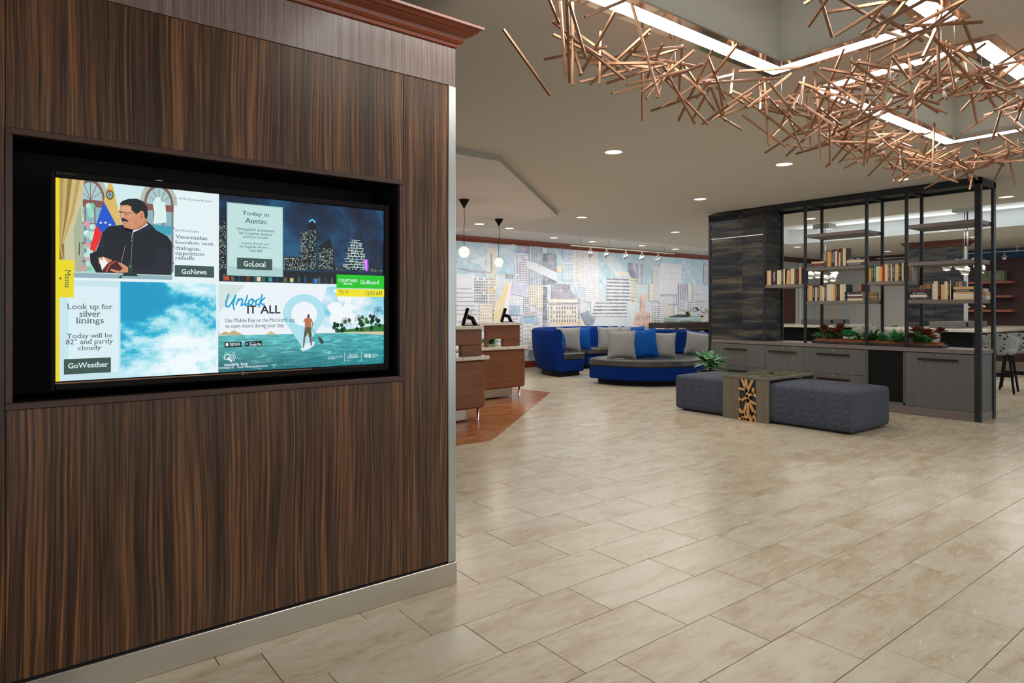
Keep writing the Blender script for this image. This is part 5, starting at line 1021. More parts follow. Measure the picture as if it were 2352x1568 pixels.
# ---------------------------------------------------------------- city mural on the far left wall
def MF_(a, b, l): return (a, 11.288-l, b)
mu = thing('city_mural', 'wall-wide pastel mural of a city skyline with a pink dome', 'mural', (8.3, 11.29, .15))
f = Flat(MF_); f.step = .00008; R5 = random.Random(12); L = 15.98; ML = -.9
SKY = srgb(168, 206, 222); WHT = srgb(226, 232, 238); CRM = srgb(232, 226, 206); GY = srgb(150, 150, 164); DG = srgb(104, 106, 122); LB = srgb(150, 194, 214); LIL = srgb(196, 190, 208)
MB().box(-.9, 16.69, 11.289, 11.297, .15, 2.705).build('sheet', M['wall_white'], mu)
f.rect(SKY, (-.9, 2.705), (16.69, .15)); f.rect(srgb(204, 220, 230), (-.9, (7.435,1.947)[1]), (16.69, .15)); f.rect(srgb(218, 222, 230), (-.9, (8.832,1.364)[1]), (16.69, .15))
def B_(tl, br, wall, win, nx, ny, fx=.5, fy=.5, skip=.04):
    f.rect(wall, tl, br)
    if nx: f.wins(win, (tl[0]+(br[0]-tl[0])*.04, tl[1]-(tl[1]-br[1])*.02), (br[0]-(br[0]-tl[0])*.04, br[1]), nx, ny, fx, fy, 0, skip, rnd=R5)
for k in range(34):      # pale blocks filling the distance of the printed city
    x_ = 7.0+9.4*(k+R5.random()*.7)/34; w_ = R5.uniform(.22, .48); zt = R5.uniform(.9, 1.75); c_ = R5.choice([WHT, CRM, LIL, srgb(210, 220, 232), srgb(226, 220, 224), srgb(196, 206, 218)]); f.rect(c_, (x_, zt), (x_+w_, .15))
    f.wins(R5.choice([GY, DG, srgb(150, 130, 124), srgb(120, 140, 168)]), (x_+.02, zt-.03), (x_+w_-.02, .2), R5.randint(3, 7), int((zt-.2)/.085), R5.choice([.45, .6, .85]), .45, 0, .08, rnd=R5)
for k in range(10):
    x_ = 7.2+9.0*(k+R5.random()*.6)/10; f.poly(srgb(196, 216, 228), [(x_, 2.7), (x_+.12, 2.7), (x_+1.2, 1.5), (x_+.9, 1.5)])
f.poly(srgb(190, 214, 226), [(7.305,2.344), (8.065,2.701), (8.158,2.631), (7.348,2.218)]); f.poly(srgb(204, 222, 230), [(7.612,2.285), (8.832,2.748), (8.832,2.631), (7.791,2.237)]); f.poly(srgb(206, 222, 232), [(11.434,2.681), (11.949,2.625), (12.385,2.108), (12.044,2.065)])
f.poly(LIL, [(8.077,2.607), (8.198,2.705), (8.335,2.612)]); B_((8.077,2.603), (8.347,2.012), CRM, GY, 8, 17, .45, .4); f.rect(GY, (8.17,2.47), (8.217,2.084))
f.poly(GY, [(7.315,2.153), (8.205,2.093), (8.205,2.064), (7.656,2.083)]); f.poly(WHT, [(7.305,2.016), (7.723,2.048), (7.882,1.885), (7.78,1.361), (7.305,0.996)])
for i in range(7): f.rect(srgb(140, 146, 170) if i % 2 else srgb(176, 160, 150), (7.305,1.734) if i == 0 else ((7.305,1.734)[0], (7.305,1.734)[1]-.088*i), ((7.69,1.741)[0]+.02*i, (7.69,1.713)[1]-.088*i))
B_((7.728,1.974), (8.112,1.438), WHT, DG, 6, 9, .82, .7); B_((8.112,1.986), (8.311,1.439), CRM, srgb(150, 130, 120), 4, 9, .7, .6); f.ell(srgb(220, 180, 90), (8.182,1.704), .09, .06)
B_((7.882,1.418), (8.205,1.002), CRM, srgb(176, 130, 112), 5, 6, .4, .4); B_((8.311,2.049), (8.55,1.768), WHT, GY, 6, 6, .4, .35)
f.poly(srgb(236, 218, 160), [(8.611,1.904), (8.733,1.869), (8.684,1.674), (8.49,1.018), (8.229,1.011), (8.276,1.363)]); f.poly(srgb(240, 238, 242), [(8.684,1.887), (8.753,1.83), (8.611,1.016), (8.442,1.009)]); f.poly(srgb(216, 196, 220), [(8.721,1.83), (8.753,1.811), (8.684,1.015), (8.611,1.007)])
f.rect(srgb(130, 150, 140), (8.575,2.073), (8.787,1.977)); f.poly(srgb(204, 204, 226), [(8.782,1.948), (9.209,1.88), (9.209,1.563), (8.733,1.636)])
f.rect(srgb(150, 130, 150), (8.944,2.706), (9.209,2.593)); f.rect(srgb(110, 128, 170), (8.869,2.59), (9.234,2.545)); B_((8.832,2.524), (9.214,1.88), srgb(226, 228, 238), srgb(120, 116, 136), 4, 16, .85, .5)
B_((9.222,2.713), (9.625,1.85), srgb(140, 158, 178), WHT, 5, 1, .16, 1, 0); f.poly(srgb(112, 116, 136), [(9.625,2.616), (10.042,2.567), (10.056,1.901), (9.625,1.85)]); f.poly(srgb(222, 228, 234), [(9.158,2.393), (9.337,2.361), (10.056,2.147), (10.056,1.942), (9.599,2.091), (9.158,2.235)])
f.rect(WHT, (9.625,2.697), (9.758,2.573)); f.rect(srgb(236, 214, 184), (10.061,2.301), (10.235,2.153)); B_((10.249,2.671), (10.602,1.956), srgb(214, 226, 236), srgb(128, 158, 190), 5, 24, .85, .5); B_((10.602,2.69), (10.907,1.964), srgb(232, 228, 216), srgb(130, 124, 126), 7, 22, .45, .6)
B_((9.234,1.841), (9.428,1.386), CRM, srgb(150, 110, 100), 3, 8, .35, .5); B_((9.441,1.846), (9.638,1.306), CRM, DG, 3, 8, .35, .5); B_((9.031,1.601), (9.265,1.127), srgb(214, 222, 232), DG, 4, 10, .6, .6); B_((8.684,1.577), (9.031,1.168), srgb(226, 228, 236), GY, 3, 4, .25, .2)
f.rect(srgb(90, 88, 104), (9.638,1.81), (9.758,0.881)); f.wins(srgb(150, 150, 164), (9.646,1.79), (9.753,0.881), 1, 14, .7, .4, rnd=R5); f.rect(srgb(140, 138, 152), (9.893,1.887), (10.474,1.786)); f.poly(srgb(156, 152, 166), [(9.893,1.775), (10.474,1.786), (10.631,1.537), (9.893,1.5)])
f.poly(srgb(238, 230, 212), [(9.771,1.529), (10.732,1.538), (10.674,1.432), (9.825,1.418)]); f.rect(GY, (9.825,1.458), (10.689,1.428)); B_((9.812,1.387), (10.718,0.98), CRM, srgb(134, 126, 122), 10, 4, .55, .7); f.rect(srgb(240, 200, 160), (9.825,0.991), (10.718,0.938)); f.rect(srgb(232, 222, 214), (9.825,0.944), (10.718,0.885))
f.rect(srgb(150, 190, 214), (8.981,1.12), (9.52,0.965)); f.rect(srgb(140, 180, 206), (8.684,1.383), (8.981,1.169)); f.rect(CRM, (9.273,1.246), (9.467,1.136)); f.wins(DG, (9.281,1.242), (9.462,1.136), 3, 2, .8, .4, rnd=R5)
B_((9.044,0.972), (9.35,0.409), CRM, DG, 6, 6, .35, .6); B_((9.35,0.947), (9.493,0.404), srgb(216, 218, 222), GY, 3, 6, .4, .5); f.poly(srgb(96, 118, 108), [(9.209,0.335), (9.26,0.413), (9.363,0.369), (9.376,0.149), (9.234,0.146)])
f.rect(srgb(226, 226, 230), (9.209,0.415), (9.35,0.389))
# right half
B_((10.764,2.693), (10.939,1.81), srgb(232, 230, 226), srgb(130, 134, 150), 5, 26, .5, .5); B_((10.939,2.694), (11.4,1.478), srgb(238, 236, 238), srgb(120, 120, 134), 11, 24, .36, .55)
B_((12.484,2.483), (13.106,1.957), srgb(196, 200, 216), srgb(92, 100, 130), 3, 11, .5, .6); f.poly(srgb(110, 114, 140), [(12.484,2.483), (12.634,2.473), (12.709,2.254), (12.862,1.951), (12.634,2.014), (12.496,2.213)]); f.rect(srgb(232, 226, 210), (11.973,2.245), (12.484,2.128))
for i in range(14):
    c0 = srgb(120, 122, 140) if i % 3 else srgb(104, 92, 104); y = 508+i*38
    f.poly(WHT, [(11.701,2.071), (12.559,2.088), (12.559,2.012), (11.701,1.989)] if i == 0 else [((11.701,2.908)[0]-(.55 if i > 6 else .0), (11.701,2.071)[1]-.085*i), ((12.559,2.961)[0], (12.559,2.088)[1]-.085*i), ((12.559,2.961)[0], (12.559,2.088)[1]-.085*i-.09), ((11.701,2.908)[0]-(.55 if i > 6 else .0), (11.701,2.071)[1]-.085*i-.09)])
    f.rect(c0, ((11.701,2.908)[0]-(.50-.03*abs(i-10) if i > 6 else 0), (11.701,2.071)[1]-.085*i-.006), ((12.534,2.959)[0], (11.701,2.071)[1]-.085*i-.045)); f.rect(srgb(236, 214, 150), ((12.559,2.961)[0], (11.701,2.071)[1]-.085*i+.01), ((12.811,2.976)[0], (11.701,2.071)[1]-.085*i-.03))
f.rect(srgb(214, 224, 232), (12.422,1.469), (12.9,0.819)); f.rect(srgb(206, 218, 228), (11.252,1.106), (12.41,0.828)); f.poly(srgb(120, 140, 156), [(10.807,1.205), (11.072,1.268), (11.297,1.058), (11.229,0.897), (10.961,0.949)]); f.poly(srgb(236, 214, 180), [(10.764,1.094), (10.895,1.029), (10.917,0.902), (10.764,0.888)])
B_((13.408,2.419), (13.704,1.512), srgb(226, 222, 222), srgb(170, 160, 168), 5, 14, .5, .4); B_((13.704,2.519), (14.599,1.701), srgb(232, 232, 236), srgb(170, 174, 190), 14, 13, .35, .35); f.rect(GY, (13.704,1.674), (14.398,1.662)); f.rect(srgb(216, 216, 226), (13.663,1.644), (14.37,1.445))
B_((14.412,2.015), (14.92,1.521), srgb(214, 210, 222), srgb(134, 128, 152), 5, 1, .5, 1, 0); f.rect(srgb(236, 222, 206), (14.92,2), (15.038,1.522)); f.ell(srgb(206, 206, 220), (15.399,1.712), .30, .33, 0, 180); f.rect(srgb(216, 216, 228), (15.098,1.708), (15.676,1.546)); f.rect(srgb(178, 178, 198), (15.614,2.582), (15.817,2.021))
B_((14.512,1.536), (14.802,1.282), WHT, GY, 2, 5, .7, .45); B_((14.802,1.52), (15.801,1.262), WHT, DG, 8, 4, .72, .45); B_((13.276,1.961), (13.435,1.51), CRM, GY, 0, 0); B_((13.704,1.512), (14.033,0.925), srgb(222, 218, 222), GY, 0, 0)
B_((13.422,1.405), (13.731,0.929), srgb(236, 234, 236), srgb(62, 62, 80), 2, 9, .84, .5, 0); B_((13.895,1.389), (14.228,0.922), CRM, srgb(140, 128, 124), 5, 8, .25, .4); f.rect(WHT, (14.285,1.39), (14.427,0.919)); B_((14.384,1.228), (15.098,0.911), CRM, srgb(164, 150, 150), 3, 4, .9, .16)
for i in range(22): f.ell(R5.choice([srgb(220, 200, 110), srgb(120, 150, 80), srgb(214, 180, 200), srgb(200, 170, 70)]), ((15.399,1.225)[0]+R5.uniform(-.7, .75), (15.399,1.225)[1]+R5.uniform(-.14, .12)), .09, .035, n=8, up=0 if i else 1)
PK = srgb(232, 190, 166); PK2 = srgb(206, 160, 142); ca, cb = (13.029,0.817), (13.408,0.81); cx = (13.029,1.265)[0]; bz = (13.029,0.814)[1]; tz = (13.029,1.274)[1]; W_ = (13.408,0.828)[0]-cx
f.poly(PK, [(cx-W_, bz)]+[(cx-W_*math.cos(math.radians(a))*(1 if a < 1 else 1)**1, bz+.12*1+(tz-bz-.12)*math.sin(math.radians(a))) for a in range(0, 181, 10)]+[(cx+W_, bz)])
for k in (-.8, -.6, -.4, -.2, 0, .2, .4, .6, .8): f.line(PK2, [(cx+W_*k, bz+.15), (cx+W_*k*.86, bz+(tz-bz)*.5), (cx+W_*k*.3, tz)], .012, up=0 if k != -.8 else 1)
f.wins(srgb(96, 80, 90), (cx-W_*.75, bz+.33), (cx+W_*.75, bz+.20), 9, 1, .28, 1, rnd=R5); f.rect(PK2, (cx-W_, bz+.10), (cx+W_, bz+.085)); f.rect(PK, (12.926,1.369), (13.145,1.265)); f.rect(srgb(236, 196, 172), (12.951,1.549), (13.132,1.36)); f.wins(PK2, (12.959,1.524), (13.125,1.378), 3, 1, .4, 1, rnd=R5); f.ell(PK, (13.042,1.55), .13, .16, 0, 180); f.rect(PK2, (12.926,1.377), (13.151,1.355)); f.rect(srgb(240, 214, 190), (13.016,1.714), (13.062,1.611))
for (a, b, w) in (((14.686,2.305), (14.949,2.348), .02), ((14.773,2.189), (14.92,2.221), .02)): f.line((.95, .96, .98), [a, b], w)
f.build('printed_scene', M['mural'], mu)
# ---------------------------------------------------------------- reception desks
def desk(label, fv, uR, uL, uSlabR, uSlabL, upR, upL, win, ang=0):
    """two-tier desk: lower body with a rounded right corner, stone ledge, upper box with a pass-through, stone top"""
    t = thing('reception_desk', label, 'desk', ((uR+uL)/2, fv+.4, 0), 'walnut reception desks')
    def bow(a, b, fv_, dep, r, bl=.05, n=10):   # outline: front edge bows towards the guest side, right corner rounded
        pts = []
        for i in range(n+1): q = i/n; pts.append((a+(b-r-a)*q, fv_-bl*math.sin(PI*(.15+.7*q))+bl*math.sin(PI*.15)))
        e = pts[-1]
        for i in range(1, 7): an = -PI/2+PI/2*i/6; pts.append((b-r+r*math.cos(an), e[1]+r+r*math.sin(an)))
        pts += [(b, fv_+dep), (a, fv_+dep)]; return pts
    low = bow(uL, uR, fv, .62, .12); mb = MB(); n_ = len(low)
    for z0, z1, s0, s1 in ((.15, .19, .05, .012), (.19, .23, .012, 0), (.23, .715, 0, 0)): pass
    mb.prism(low, .155, .716, .022); mb.build('lower_body', M['desk_wood'], t)
    MB().prism(bow(uL-.02, uSlabR, fv-.035, .70, .10), .717, .757, .004).build('ledge', M['granite'], t, label='speckled cream stone ledge')
    MB().prism(bow(uL, uR-.16, fv+.12, .38, .1), .02, .154).build('plinth', M['steel'], t)
    for q in (.14, .9): x_ = uR-.09 if q > .5 else uL+.1; MB().lathe([(.016, 0), (.022, .004), (.014, .01), (.014, .15)], (x_, fv+.10, 0), 12).build('foot', M['chrome'], t)
    w0, w1, wz = win; fv2 = fv+.08
    def ub(a, b, z0, z1, nm='upper_box'): MB().box(a, b, fv2, fv2+.07, z0, z1, .006).build(nm, M['desk_wood'], t)
    ub(upL, upR, wz, 1.067); ub(w1, upR, .758, wz-.0005); ub(upL, w0, .758, wz-.0005)
    MB().box(upR-.04, upR-.002, fv2+.071, fv2+.33, .758, 1.066, .002).build('return_panel', M['desk_wood'], t)
    MB().prism(bow(uSlabL, upR+.02, fv2-.05, .42, .06, .02), 1.068, 1.108, .004).build('top_slab', M['granite'], t, label='speckled cream stone top')
    return t
desk('walnut reception desk half hidden by the wood-panelled wall', 6.2, 4.468, 3.0, 4.50, 3.0, 4.425, 3.0, (3.6, 4.138, .884))
desk('walnut reception desk seen whole, with a leafy plant behind its opening', 7.55, 6.16, 4.75, 6.19, 5.30, 6.07, 5.455, (5.50, 5.76, .868))
def term(label, u, v, z):
    t = thing('tablet_terminal', label, 'monitor', (u, v, z), 'black tablet terminals on the desks')
    mb = MB(); mb.M = TR(u, v, z, math.radians(-34)) @ Euler((0, math.radians(16), 0)).to_matrix().to_4x4(); mb.box(-.022, .018, -.13, .13, .0, .215, .008); mb.build('screen_body', M['gloss_black'], t)
    mb = MB(); mb.M = TR(u, v, z, math.radians(-34)); mb.tube([(.05, 0, .10), (.11, 0, .085), (.145, 0, .0)], .026, 6).box(.02, .20, -.05, .05, 0, .008, .002); mb.build('stand', M['black'], t); return t
term('black tilted terminal on the nearer reception desk', 4.25, 6.42, 1.109); term('black tilted terminal on the farther reception desk', 5.85, 7.80, 1.109)
dp = thing('desk_plant', 'green leafy plant glimpsed through the opening of the farther desk', 'plant', (6.07, 8.42, .0))
MB().lathe([(.10, 0), (.14, .02), (.16, .55), (.15, .62), (.14, .62), (.13, .56), (1e-5, .56)], (6.07, 8.42, 0), 20).build('pot', M['espresso'], dp)
foliage(dp, (6.07, 8.42, .58), [(i*51+5, 10+i*3, .26, .10, .16+.012*(i % 5), .03) for i in range(16)], M['leaf'], 8)
# ---------------------------------------------------------------- globe pendants over the desks
def pendant(label, u, v):
    t = thing('globe_pendant', label, 'pendant lamp', (u, v, 2.755), 'glowing globe pendants over the desks')
    MB().lathe([(.006, -.115), (.070, -.004), (.070, 0)], (u, v, 2.755), 20).build('canopy', M['black'], t)
    MB().tube([(u, v, 2.65), (u+.006, v-.004, 2.5), (u-.004, v+.003, 2.35), (u, v, 2.135)], .0035, 5).build('cord', M['black'], t)
    g_ = MB(); g_.sphere((u, v, 2.06), .072, 20, 14); g_.build('globe', M['globe'], t)
    wv = MB(); Rg = random.Random(int(u*10))
    for k in range(9):
        ax = Vector((Rg.gauss(0, 1), Rg.gauss(0, 1), Rg.gauss(0, 1))).normalized(); b = ax.orthogonal().normalized(); c_ = ax.cross(b); h_ = Rg.uniform(-.035, .035); rr = math.sqrt(.0745**2-h_**2)
        wv.tube([tuple(Vector((u, v, 2.06))+ax*h_+(b*math.cos(a)+c_*math.sin(a))*rr) for a in [2*PI*i/14 for i in range(15)]], .0018, 4)
    wv.build('woven_shell', M['page'], t); l = lamp('POINT', 'globe_light', (u, v, 1.96), 5, (1, .86, .68), shadow_soft_size=.05)
pendant('glowing globe pendant hanging over the nearer reception desk', *(4.806,7.233)); pendant('glowing globe pendant hanging over the farther reception desk', *(6.295,8.461))
# ---------------------------------------------------------------- round blue banquettes
def sector(cx, cy, r0, r1, a0, a1, n=22): return arc(cx, cy, r1, a0, a1, n)+arc(cx, cy, r0, a1, a0, n)
def extr(name, pts, z0, z1, b, m, t, **k): mb = MB(); mb.smooth = False; mb.prism(pts, z0, z1, b); return mb.build(name, m, t, **k)
CX, CY = 9.95, 9.30
AS = [(132, 181), (88, 131), (42, 87)]; DES = ['left segment of the tall blue banquette, its end facing the desks', 'middle segment of the tall blue banquette in front of the mural', 'right segment of the tall blue banquette beside the printer cabinet']
for (a0, a1), d_ in zip(AS, DES):
    am = math.radians((a0+a1)/2); t = thing('banquette_seat', 'royal blue sofa, '+d_, 'sofa', (CX+1.3*math.cos(am), CY+1.3*math.sin(am), 0), 'tall blue banquette segments')
    extr('plinth', sector(CX, CY, 1.05, 1.55, a0+1.5, a1-2, 14), 0, .085, .0, M['black'], t); extr('base', sector(CX, CY, .96, 1.56, a0+.4, a1-.4, 16), .088, .315, .02, M['blue_fab'], t)
    mb = MB(); ring = [(1.545, .088), (1.66, .12), (1.74, .50), (1.76, .86), (1.74, .895), (1.70, .91), (1.60, .91), (1.56, .89), (1.545, .86), (1.50, .32)]; n_ = 16; m_ = len(ring); vs = []
    for i in range(n_+1):
        a = math.radians(a0+.2+(a1-a0-.4)*i/n_)
        for r_, z_ in ring: vs.append((CX+r_*math.cos(a), CY+r_*math.sin(a), z_))
    mb.smooth = True; mb.add(vs, [[i*m_+j, i*m_+(j+1) % m_, (i+1)*m_+(j+1) % m_, (i+1)*m_+j] for i in range(n_) for j in range(m_)]); mb.smooth = False; mb.add([vs[j] for j in range(m_)], [list(range(m_))[::-1]]); mb.add([vs[n_*m_+j] for j in range(m_)], [list(range(m_))]); mb.build('backrest', M['blue_fab'], t)
    extr('seat_cushion', sector(CX, CY, .93, 1.49, a0+.4, a1-.4, 16), .318, .452, .022, M['leather'], t, label='charcoal vinyl seat cushion')
# near backless bench with a low back round its right shoulder
BX, BY = 9.22, 8.02
nb_ = thing('curved_bench', 'large round-fronted blue bench with charcoal cushion, nearest the ottomans', 'bench', (BX, BY, 0))
def cutdisc(r, a0, a1, n=40): return arc(BX, BY, r, a0, a1, n)
extr('plinth', cutdisc(.97, 171, 404), 0, .095, 0, M['black'], nb_); extr('base', cutdisc(1.12, 168, 405, 48), .098, .315, .018, M['blue_fab'], nb_); extr('seat_cushion', cutdisc(1.125, 168, 405, 48), .318, .452, .028, M['leather'], nb_, label='charcoal vinyl seat cushion')
extr('backrest', sector(BX, BY, .98, 1.12, -18, 44, 14), .453, .90, .03, M['blue_fab'], nb_); extr('centre_back', sector(BX, BY+.1, .02, .30, 170, 400, 18), .453, .80, .03, M['blue_fab'], nb_)
# cushions
def pillow(label, u, v, z, w, mat, rz, tilt, grp='throw pillows on the banquettes', th=.09, roll=0):
    t = thing('throw_pillow', label, 'pillow', (u, v, z), grp); mb = MB(); mb.M = TR(u, v, z, math.radians(rz)) @ Euler((math.radians(tilt), math.radians(roll), 0)).to_matrix().to_4x4() @ Matrix.Translation((0, 0, w/2*.97)); n_ = 16; mb.smooth = True
    Rr = random.Random(label); ph = Rr.uniform(0, 6)
    for s_ in (-1, 1):
        vs = []
        for i in range(n_+1):
            for j in range(n_+1):
                x, y = -1+2*i/n_, -1+2*j/n_; e = max(0, (1-abs(x)**2.6))*max(0, (1-abs(y)**2.6)); pin = 1-.10*(1-abs(x)**2)*abs(y)**3; pin2 = 1-.10*(1-abs(y)**2)*abs(x)**3
                h_ = th*e**.42*(1+.07*math.sin(5*x+ph)*math.sin(4*y-ph))+.0015; vs.append((x*w/2*pin2, s_*h_, y*w/2*pin))
        fs = [[i*(n_+1)+j, (i+1)*(n_+1)+j, (i+1)*(n_+1)+j+1, i*(n_+1)+j+1] for i in range(n_) for j in range(n_)]; mb.add(vs, fs if s_ < 0 else [q[::-1] for q in fs])
    mb.build('pillow_body', M[mat], t)
    mb2 = MB(); mb2.M = mb.M; P_ = [(w/2*x*(1-.10*(1-y*y)*abs(x)**3 if abs(x) == 1 else 1), 0, w/2*y*(1-.10*(1-x*x)*abs(y)**3 if abs(y) == 1 else 1)) for x, y in [(-1+k*.25, -1) for k in range(8)]+[(1, -1+k*.25) for k in range(8)]+[(1-k*.25, 1) for k in range(8)]+[(-1, 1-k*.25) for k in range(9)]]; mb2.tube(P_, .004, 4); mb2.build('seam_piping', M[mat], t); return t
def onseat(px, d): pass
Zs = .456
pl_ = [('grey linen pillow seen edge-on, leaning against the left banquette back', (8.479,9.445), .42, 'grey_pil', 52, -6, 8), ('blue pillow edge-on beside the grey one at the left banquette back', (8.649,9.557), .42, 'blue_pil', 44, -5, 6),
 ('large grey linen pillow at the left end of the tall banquette', (9.032,9.771), .50, 'grey_pil', -38, -8, 0), ('blue pillow between two grey ones on the tall banquette', (9.454,9.895), .50, 'blue_pil', -38, -9, 0),
 ('grey linen pillow half hidden in the middle of the tall banquette', (9.949,9.511), .50, 'grey_pil', -40, -9, 0), ('blue pillow peeking over behind the near grey pillow', (10.688,9.512), .50, 'blue_pil', -38, -9, 0), ('second grey pillow edge showing behind the middle grey pillow', (10.344,9.583), .50, 'grey_pil', -38, -9, 0),
 ('large grey linen pillow standing in front on the curved bench', (8.354,7.699), .50, 'grey_pil', -37, -6, 0), ('bright blue pillow standing in front on the curved bench', (8.75,7.519), .52, 'blue_pil', -30, -6, -6), ('grey linen pillow at the right of the blue one on the curved bench', (9.069,7.4), .46, 'grey_pil', -42, -8, 2),
 ('blue pillow at the right back of the curved bench', (10.34,7.688), .46, 'blue_pil', -30, -8, 8), ('grey linen pillow in front of the right back of the curved bench', (10.07,7.449), .44, 'grey_pil', -52, -8, 8)]
for (lb, (u, v), w, m_, rz, ti, ro) in pl_: pillow(lb, u, v, Zs-.005, w, m_, rz, ti, roll=ro)
rg = thing('round_rug', 'pale round rug edge on the floor between the blue seats', 'rug', (8.93, 9.12, 0)); MB().lathe([(.36, 0), (.36, .006), (1e-5, .007)], (8.93, 9.12, 0), 40).build('pile', M['grey_pil'], rg)
# ---------------------------------------------------------------- track lights before the mural
tk = thing('track_rail', 'nickel track rail with five spots before the mural', 'track light', (11.2, 10.21, CZ)); tz_ = 2.655
MB().box(9.50, 12.95, 10.19, 10.225, tz_-.01, tz_+.012, .003).build('rail', M['canopy_grey'], tk)
for x in (9.79, 10.66, 11.62, 12.57): MB().lathe([(.009, tz_-.03), (.009, CZ-.01), (.028, CZ-.008), (.03, CZ)] if x < 12 else [(.010, tz_-.03), (.010, CZ-.03), (.07, CZ-.012), (.07, CZ)], (x, 10.207, 0), 12).build('stem', M['nickel'], tk)
for k, p in enumerate(((10.491,10.638), (11.113,10.721), (11.74,10.681), (12.337,10.684), (12.843,10.616))):
    x = (10.08, 10.58, 11.21, 11.76, 12.33)[k]; c = Vector((x, 10.207, tz_)); hd = MB(); hd.lathe([(.012, -.06), (.014, 0)], tuple(c), 10).build('adapter', M['nickel'], tk)
    cc = c+Vector((0, 0, -.155)); pts = [tuple(c+Vector((-.012, 0, -.055))), tuple(cc+Vector((-.062, 0, .05))), tuple(cc+Vector((-.066, 0, -.01))), tuple(cc+Vector((-.04, .0, -.06)))]
    y2 = [(-q[0]+2*x+0, q[1], q[2]) for q in pts]; MB().tube(pts, .007, 6).tube(y2[:3], .007, 6).build('yoke', M['nickel'], tk)
    h = MB(); h.M = Matrix.Translation(cc) @ Euler((math.radians(-125), 0, math.radians(20*(k-2)))).to_matrix().to_4x4(); h.lathe([(.018, -.05), (.030, -.04), (.046, .03), (.052, .045), (.048, .05)], (0, 0, 0), 16, cap=False); sp = h.build('spot_head', M['chrome'], tk)
    h = MB(); h.M = Matrix.Translation(cc) @ Euler((math.radians(-125), 0, math.radians(20*(k-2)))).to_matrix().to_4x4(); h.lathe([(.046, .03), (1e-5, .036)], (0, 0, 0), 14, cap=False).build('bulb', M['spotglow'], sp)
    lamp('SPOT', 'mural_spot', (x, 10.25, 2.5), 10, (1, .97, .92), (math.radians(52), 0, 0), spot_size=math.radians(100), spot_blend=.9, shadow_soft_size=.05)
# ---------------------------------------------------------------- printer cabinet by the mural
pc_ = thing('printer_cabinet', 'dark brown open cabinet with raised top, half hidden behind the bookshelf tower', 'cabinet', (14.3, 10.7, 0))
MB().box(12.15, 15.6, 10.35, 11.1, .765, .80, .003).build('counter_top', M['espresso'], pc_); MB().box(13.05, 15.6, 10.5, 11.1, .80, .952, .003).build('raised_top', M['espresso'], pc_)
for z in (.30, .62): MB().box(12.2, 15.6, 10.40, 11.08, z-.03, z, .002).build('shelf', M['shelf_red'], pc_)
MB().box(12.2, 15.6, 11.06, 11.10, .0, .765).build('back_panel', M['espresso'], pc_); MB().box(12.2, 15.6, 10.40, 11.06, 0, .08).build('plinth', M['espresso'], pc_)
for x in (12.2, 13.9, 15.57): MB().box(x, x+.03, 10.40, 11.06, .08, .765, .002).build('upright', M['espresso'], pc_)
pr_ = thing('printer', 'pale teal desktop printer on the raised brown cabinet top', 'printer', (14.1, 10.85, .952))
MB().box(13.63, 14.62, 10.62, 11.08, .955, 1.09, .02).build('body', M['printer'], pr_); MB().box(13.70, 14.15, 10.60, 10.63, 1.0, 1.03, .004).build('output_slot', M['wall_cool'], pr_)
MB().box(14.25, 14.60, 10.64, 11.06, 1.09, 1.15, .015).build('control_panel', M['printer'], pr_)
mb = MB(); mb.M = TR(13.98, 10.85, 1.105) @ Euler((0, math.radians(-9), 0)).to_matrix().to_4x4(); mb.box(-.20, .20, -.2, .2, 0, .03, .01); mb.build('paper_feed', M['gloss_black'], pr_)
Rq = random.Random(6); q_lab = ['leftmost loose paper pile on the cabinet counter behind the grey pillow', 'second paper pile from the left on the cabinet counter', 'third paper pile from the left on the cabinet counter', 'paper pile on the cabinet counter nearest the printer']
for k in range(4):
    t = thing('paper_pile', q_lab[k], 'papers', (12.35+.42*k, 10.6, .80), 'papers on the cabinet counter')
    for j in range(3): mb = MB(); mb.M = TR(12.35+.42*k, 10.6, .802+.007*j, Rq.uniform(-.5, .5)); mb.box(-.15, .15, -.105, .105, 0, .006, .001); mb.build('sheet_stack', M['paper'], t)
for k in range(6):
    o = MB().box(14.28, 14.45, 10.42, 10.62, .62+.024*k+.001, .62+.024*(k+1), .002).build('book', [M['page'], bm_('navy'), M['page'], bm_('tan'), bm_('white'), bm_('black')][k]); setk(o, f'small book, {ORD[k]} from the bottom of the stack in the printer cabinet', 'book', 'books in the printer cabinet')
# ---------------------------------------------------------------- bar tables with stone tops
def bar(label, x0, x1, y0, y1, grp='stone topped bar tables', notch=None):
    t = thing('bar_table', label, 'table', ((x0+x1)/2, (y0+y1)/2, 0), grp)
    MB().prism(notch or [(x0, y0), (x1, y0), (x1, y1), (x0, y1)], .862, .92, .005).build('stone_top', M['granite'], t); x1, y1 = (16.3, 6.05) if notch else (x1, y1); MB().box(x0+.35, x1-.3, y0+.35, y1-.35, .02, .86).build('pedestal', M['black'], t)
    MB().box(x0+.33, x1-.28, y0+.33, y1-.33, 0, .10, .003).build('kick', M['steel'], t)
    return t
bar('right stone topped bar table behind the bookshelf corner post', 14.40, 18.4, 4.18, 6.05, notch=[(14.4, 4.18), (18.4, 4.18), (18.4, 5.05), (16.35, 5.05), (16.35, 6.05), (14.4, 6.05)]); bar('left stone topped bar table seen through the middle of the bookshelf', 15.2, 17.36, 7.5, 9.3)
def pbox(label, x0, x1, y0, y1):
    t = thing('power_box', label, 'power outlet', ((x0+x1)/2, (y0+y1)/2, .92), 'grey power boxes on the bar tables')
    MB().box(x0, x1, y0, y1, .921, 1.05, .004).build('housing', M['greywood'], t)
    for q in (.28, .78): MB().box(x0+(x1-x0)*q-.045, x0+(x1-x0)*q+.045, y0-.006, y0+.001, .95, 1.03, .002).build('socket', M['gloss_black'], t)
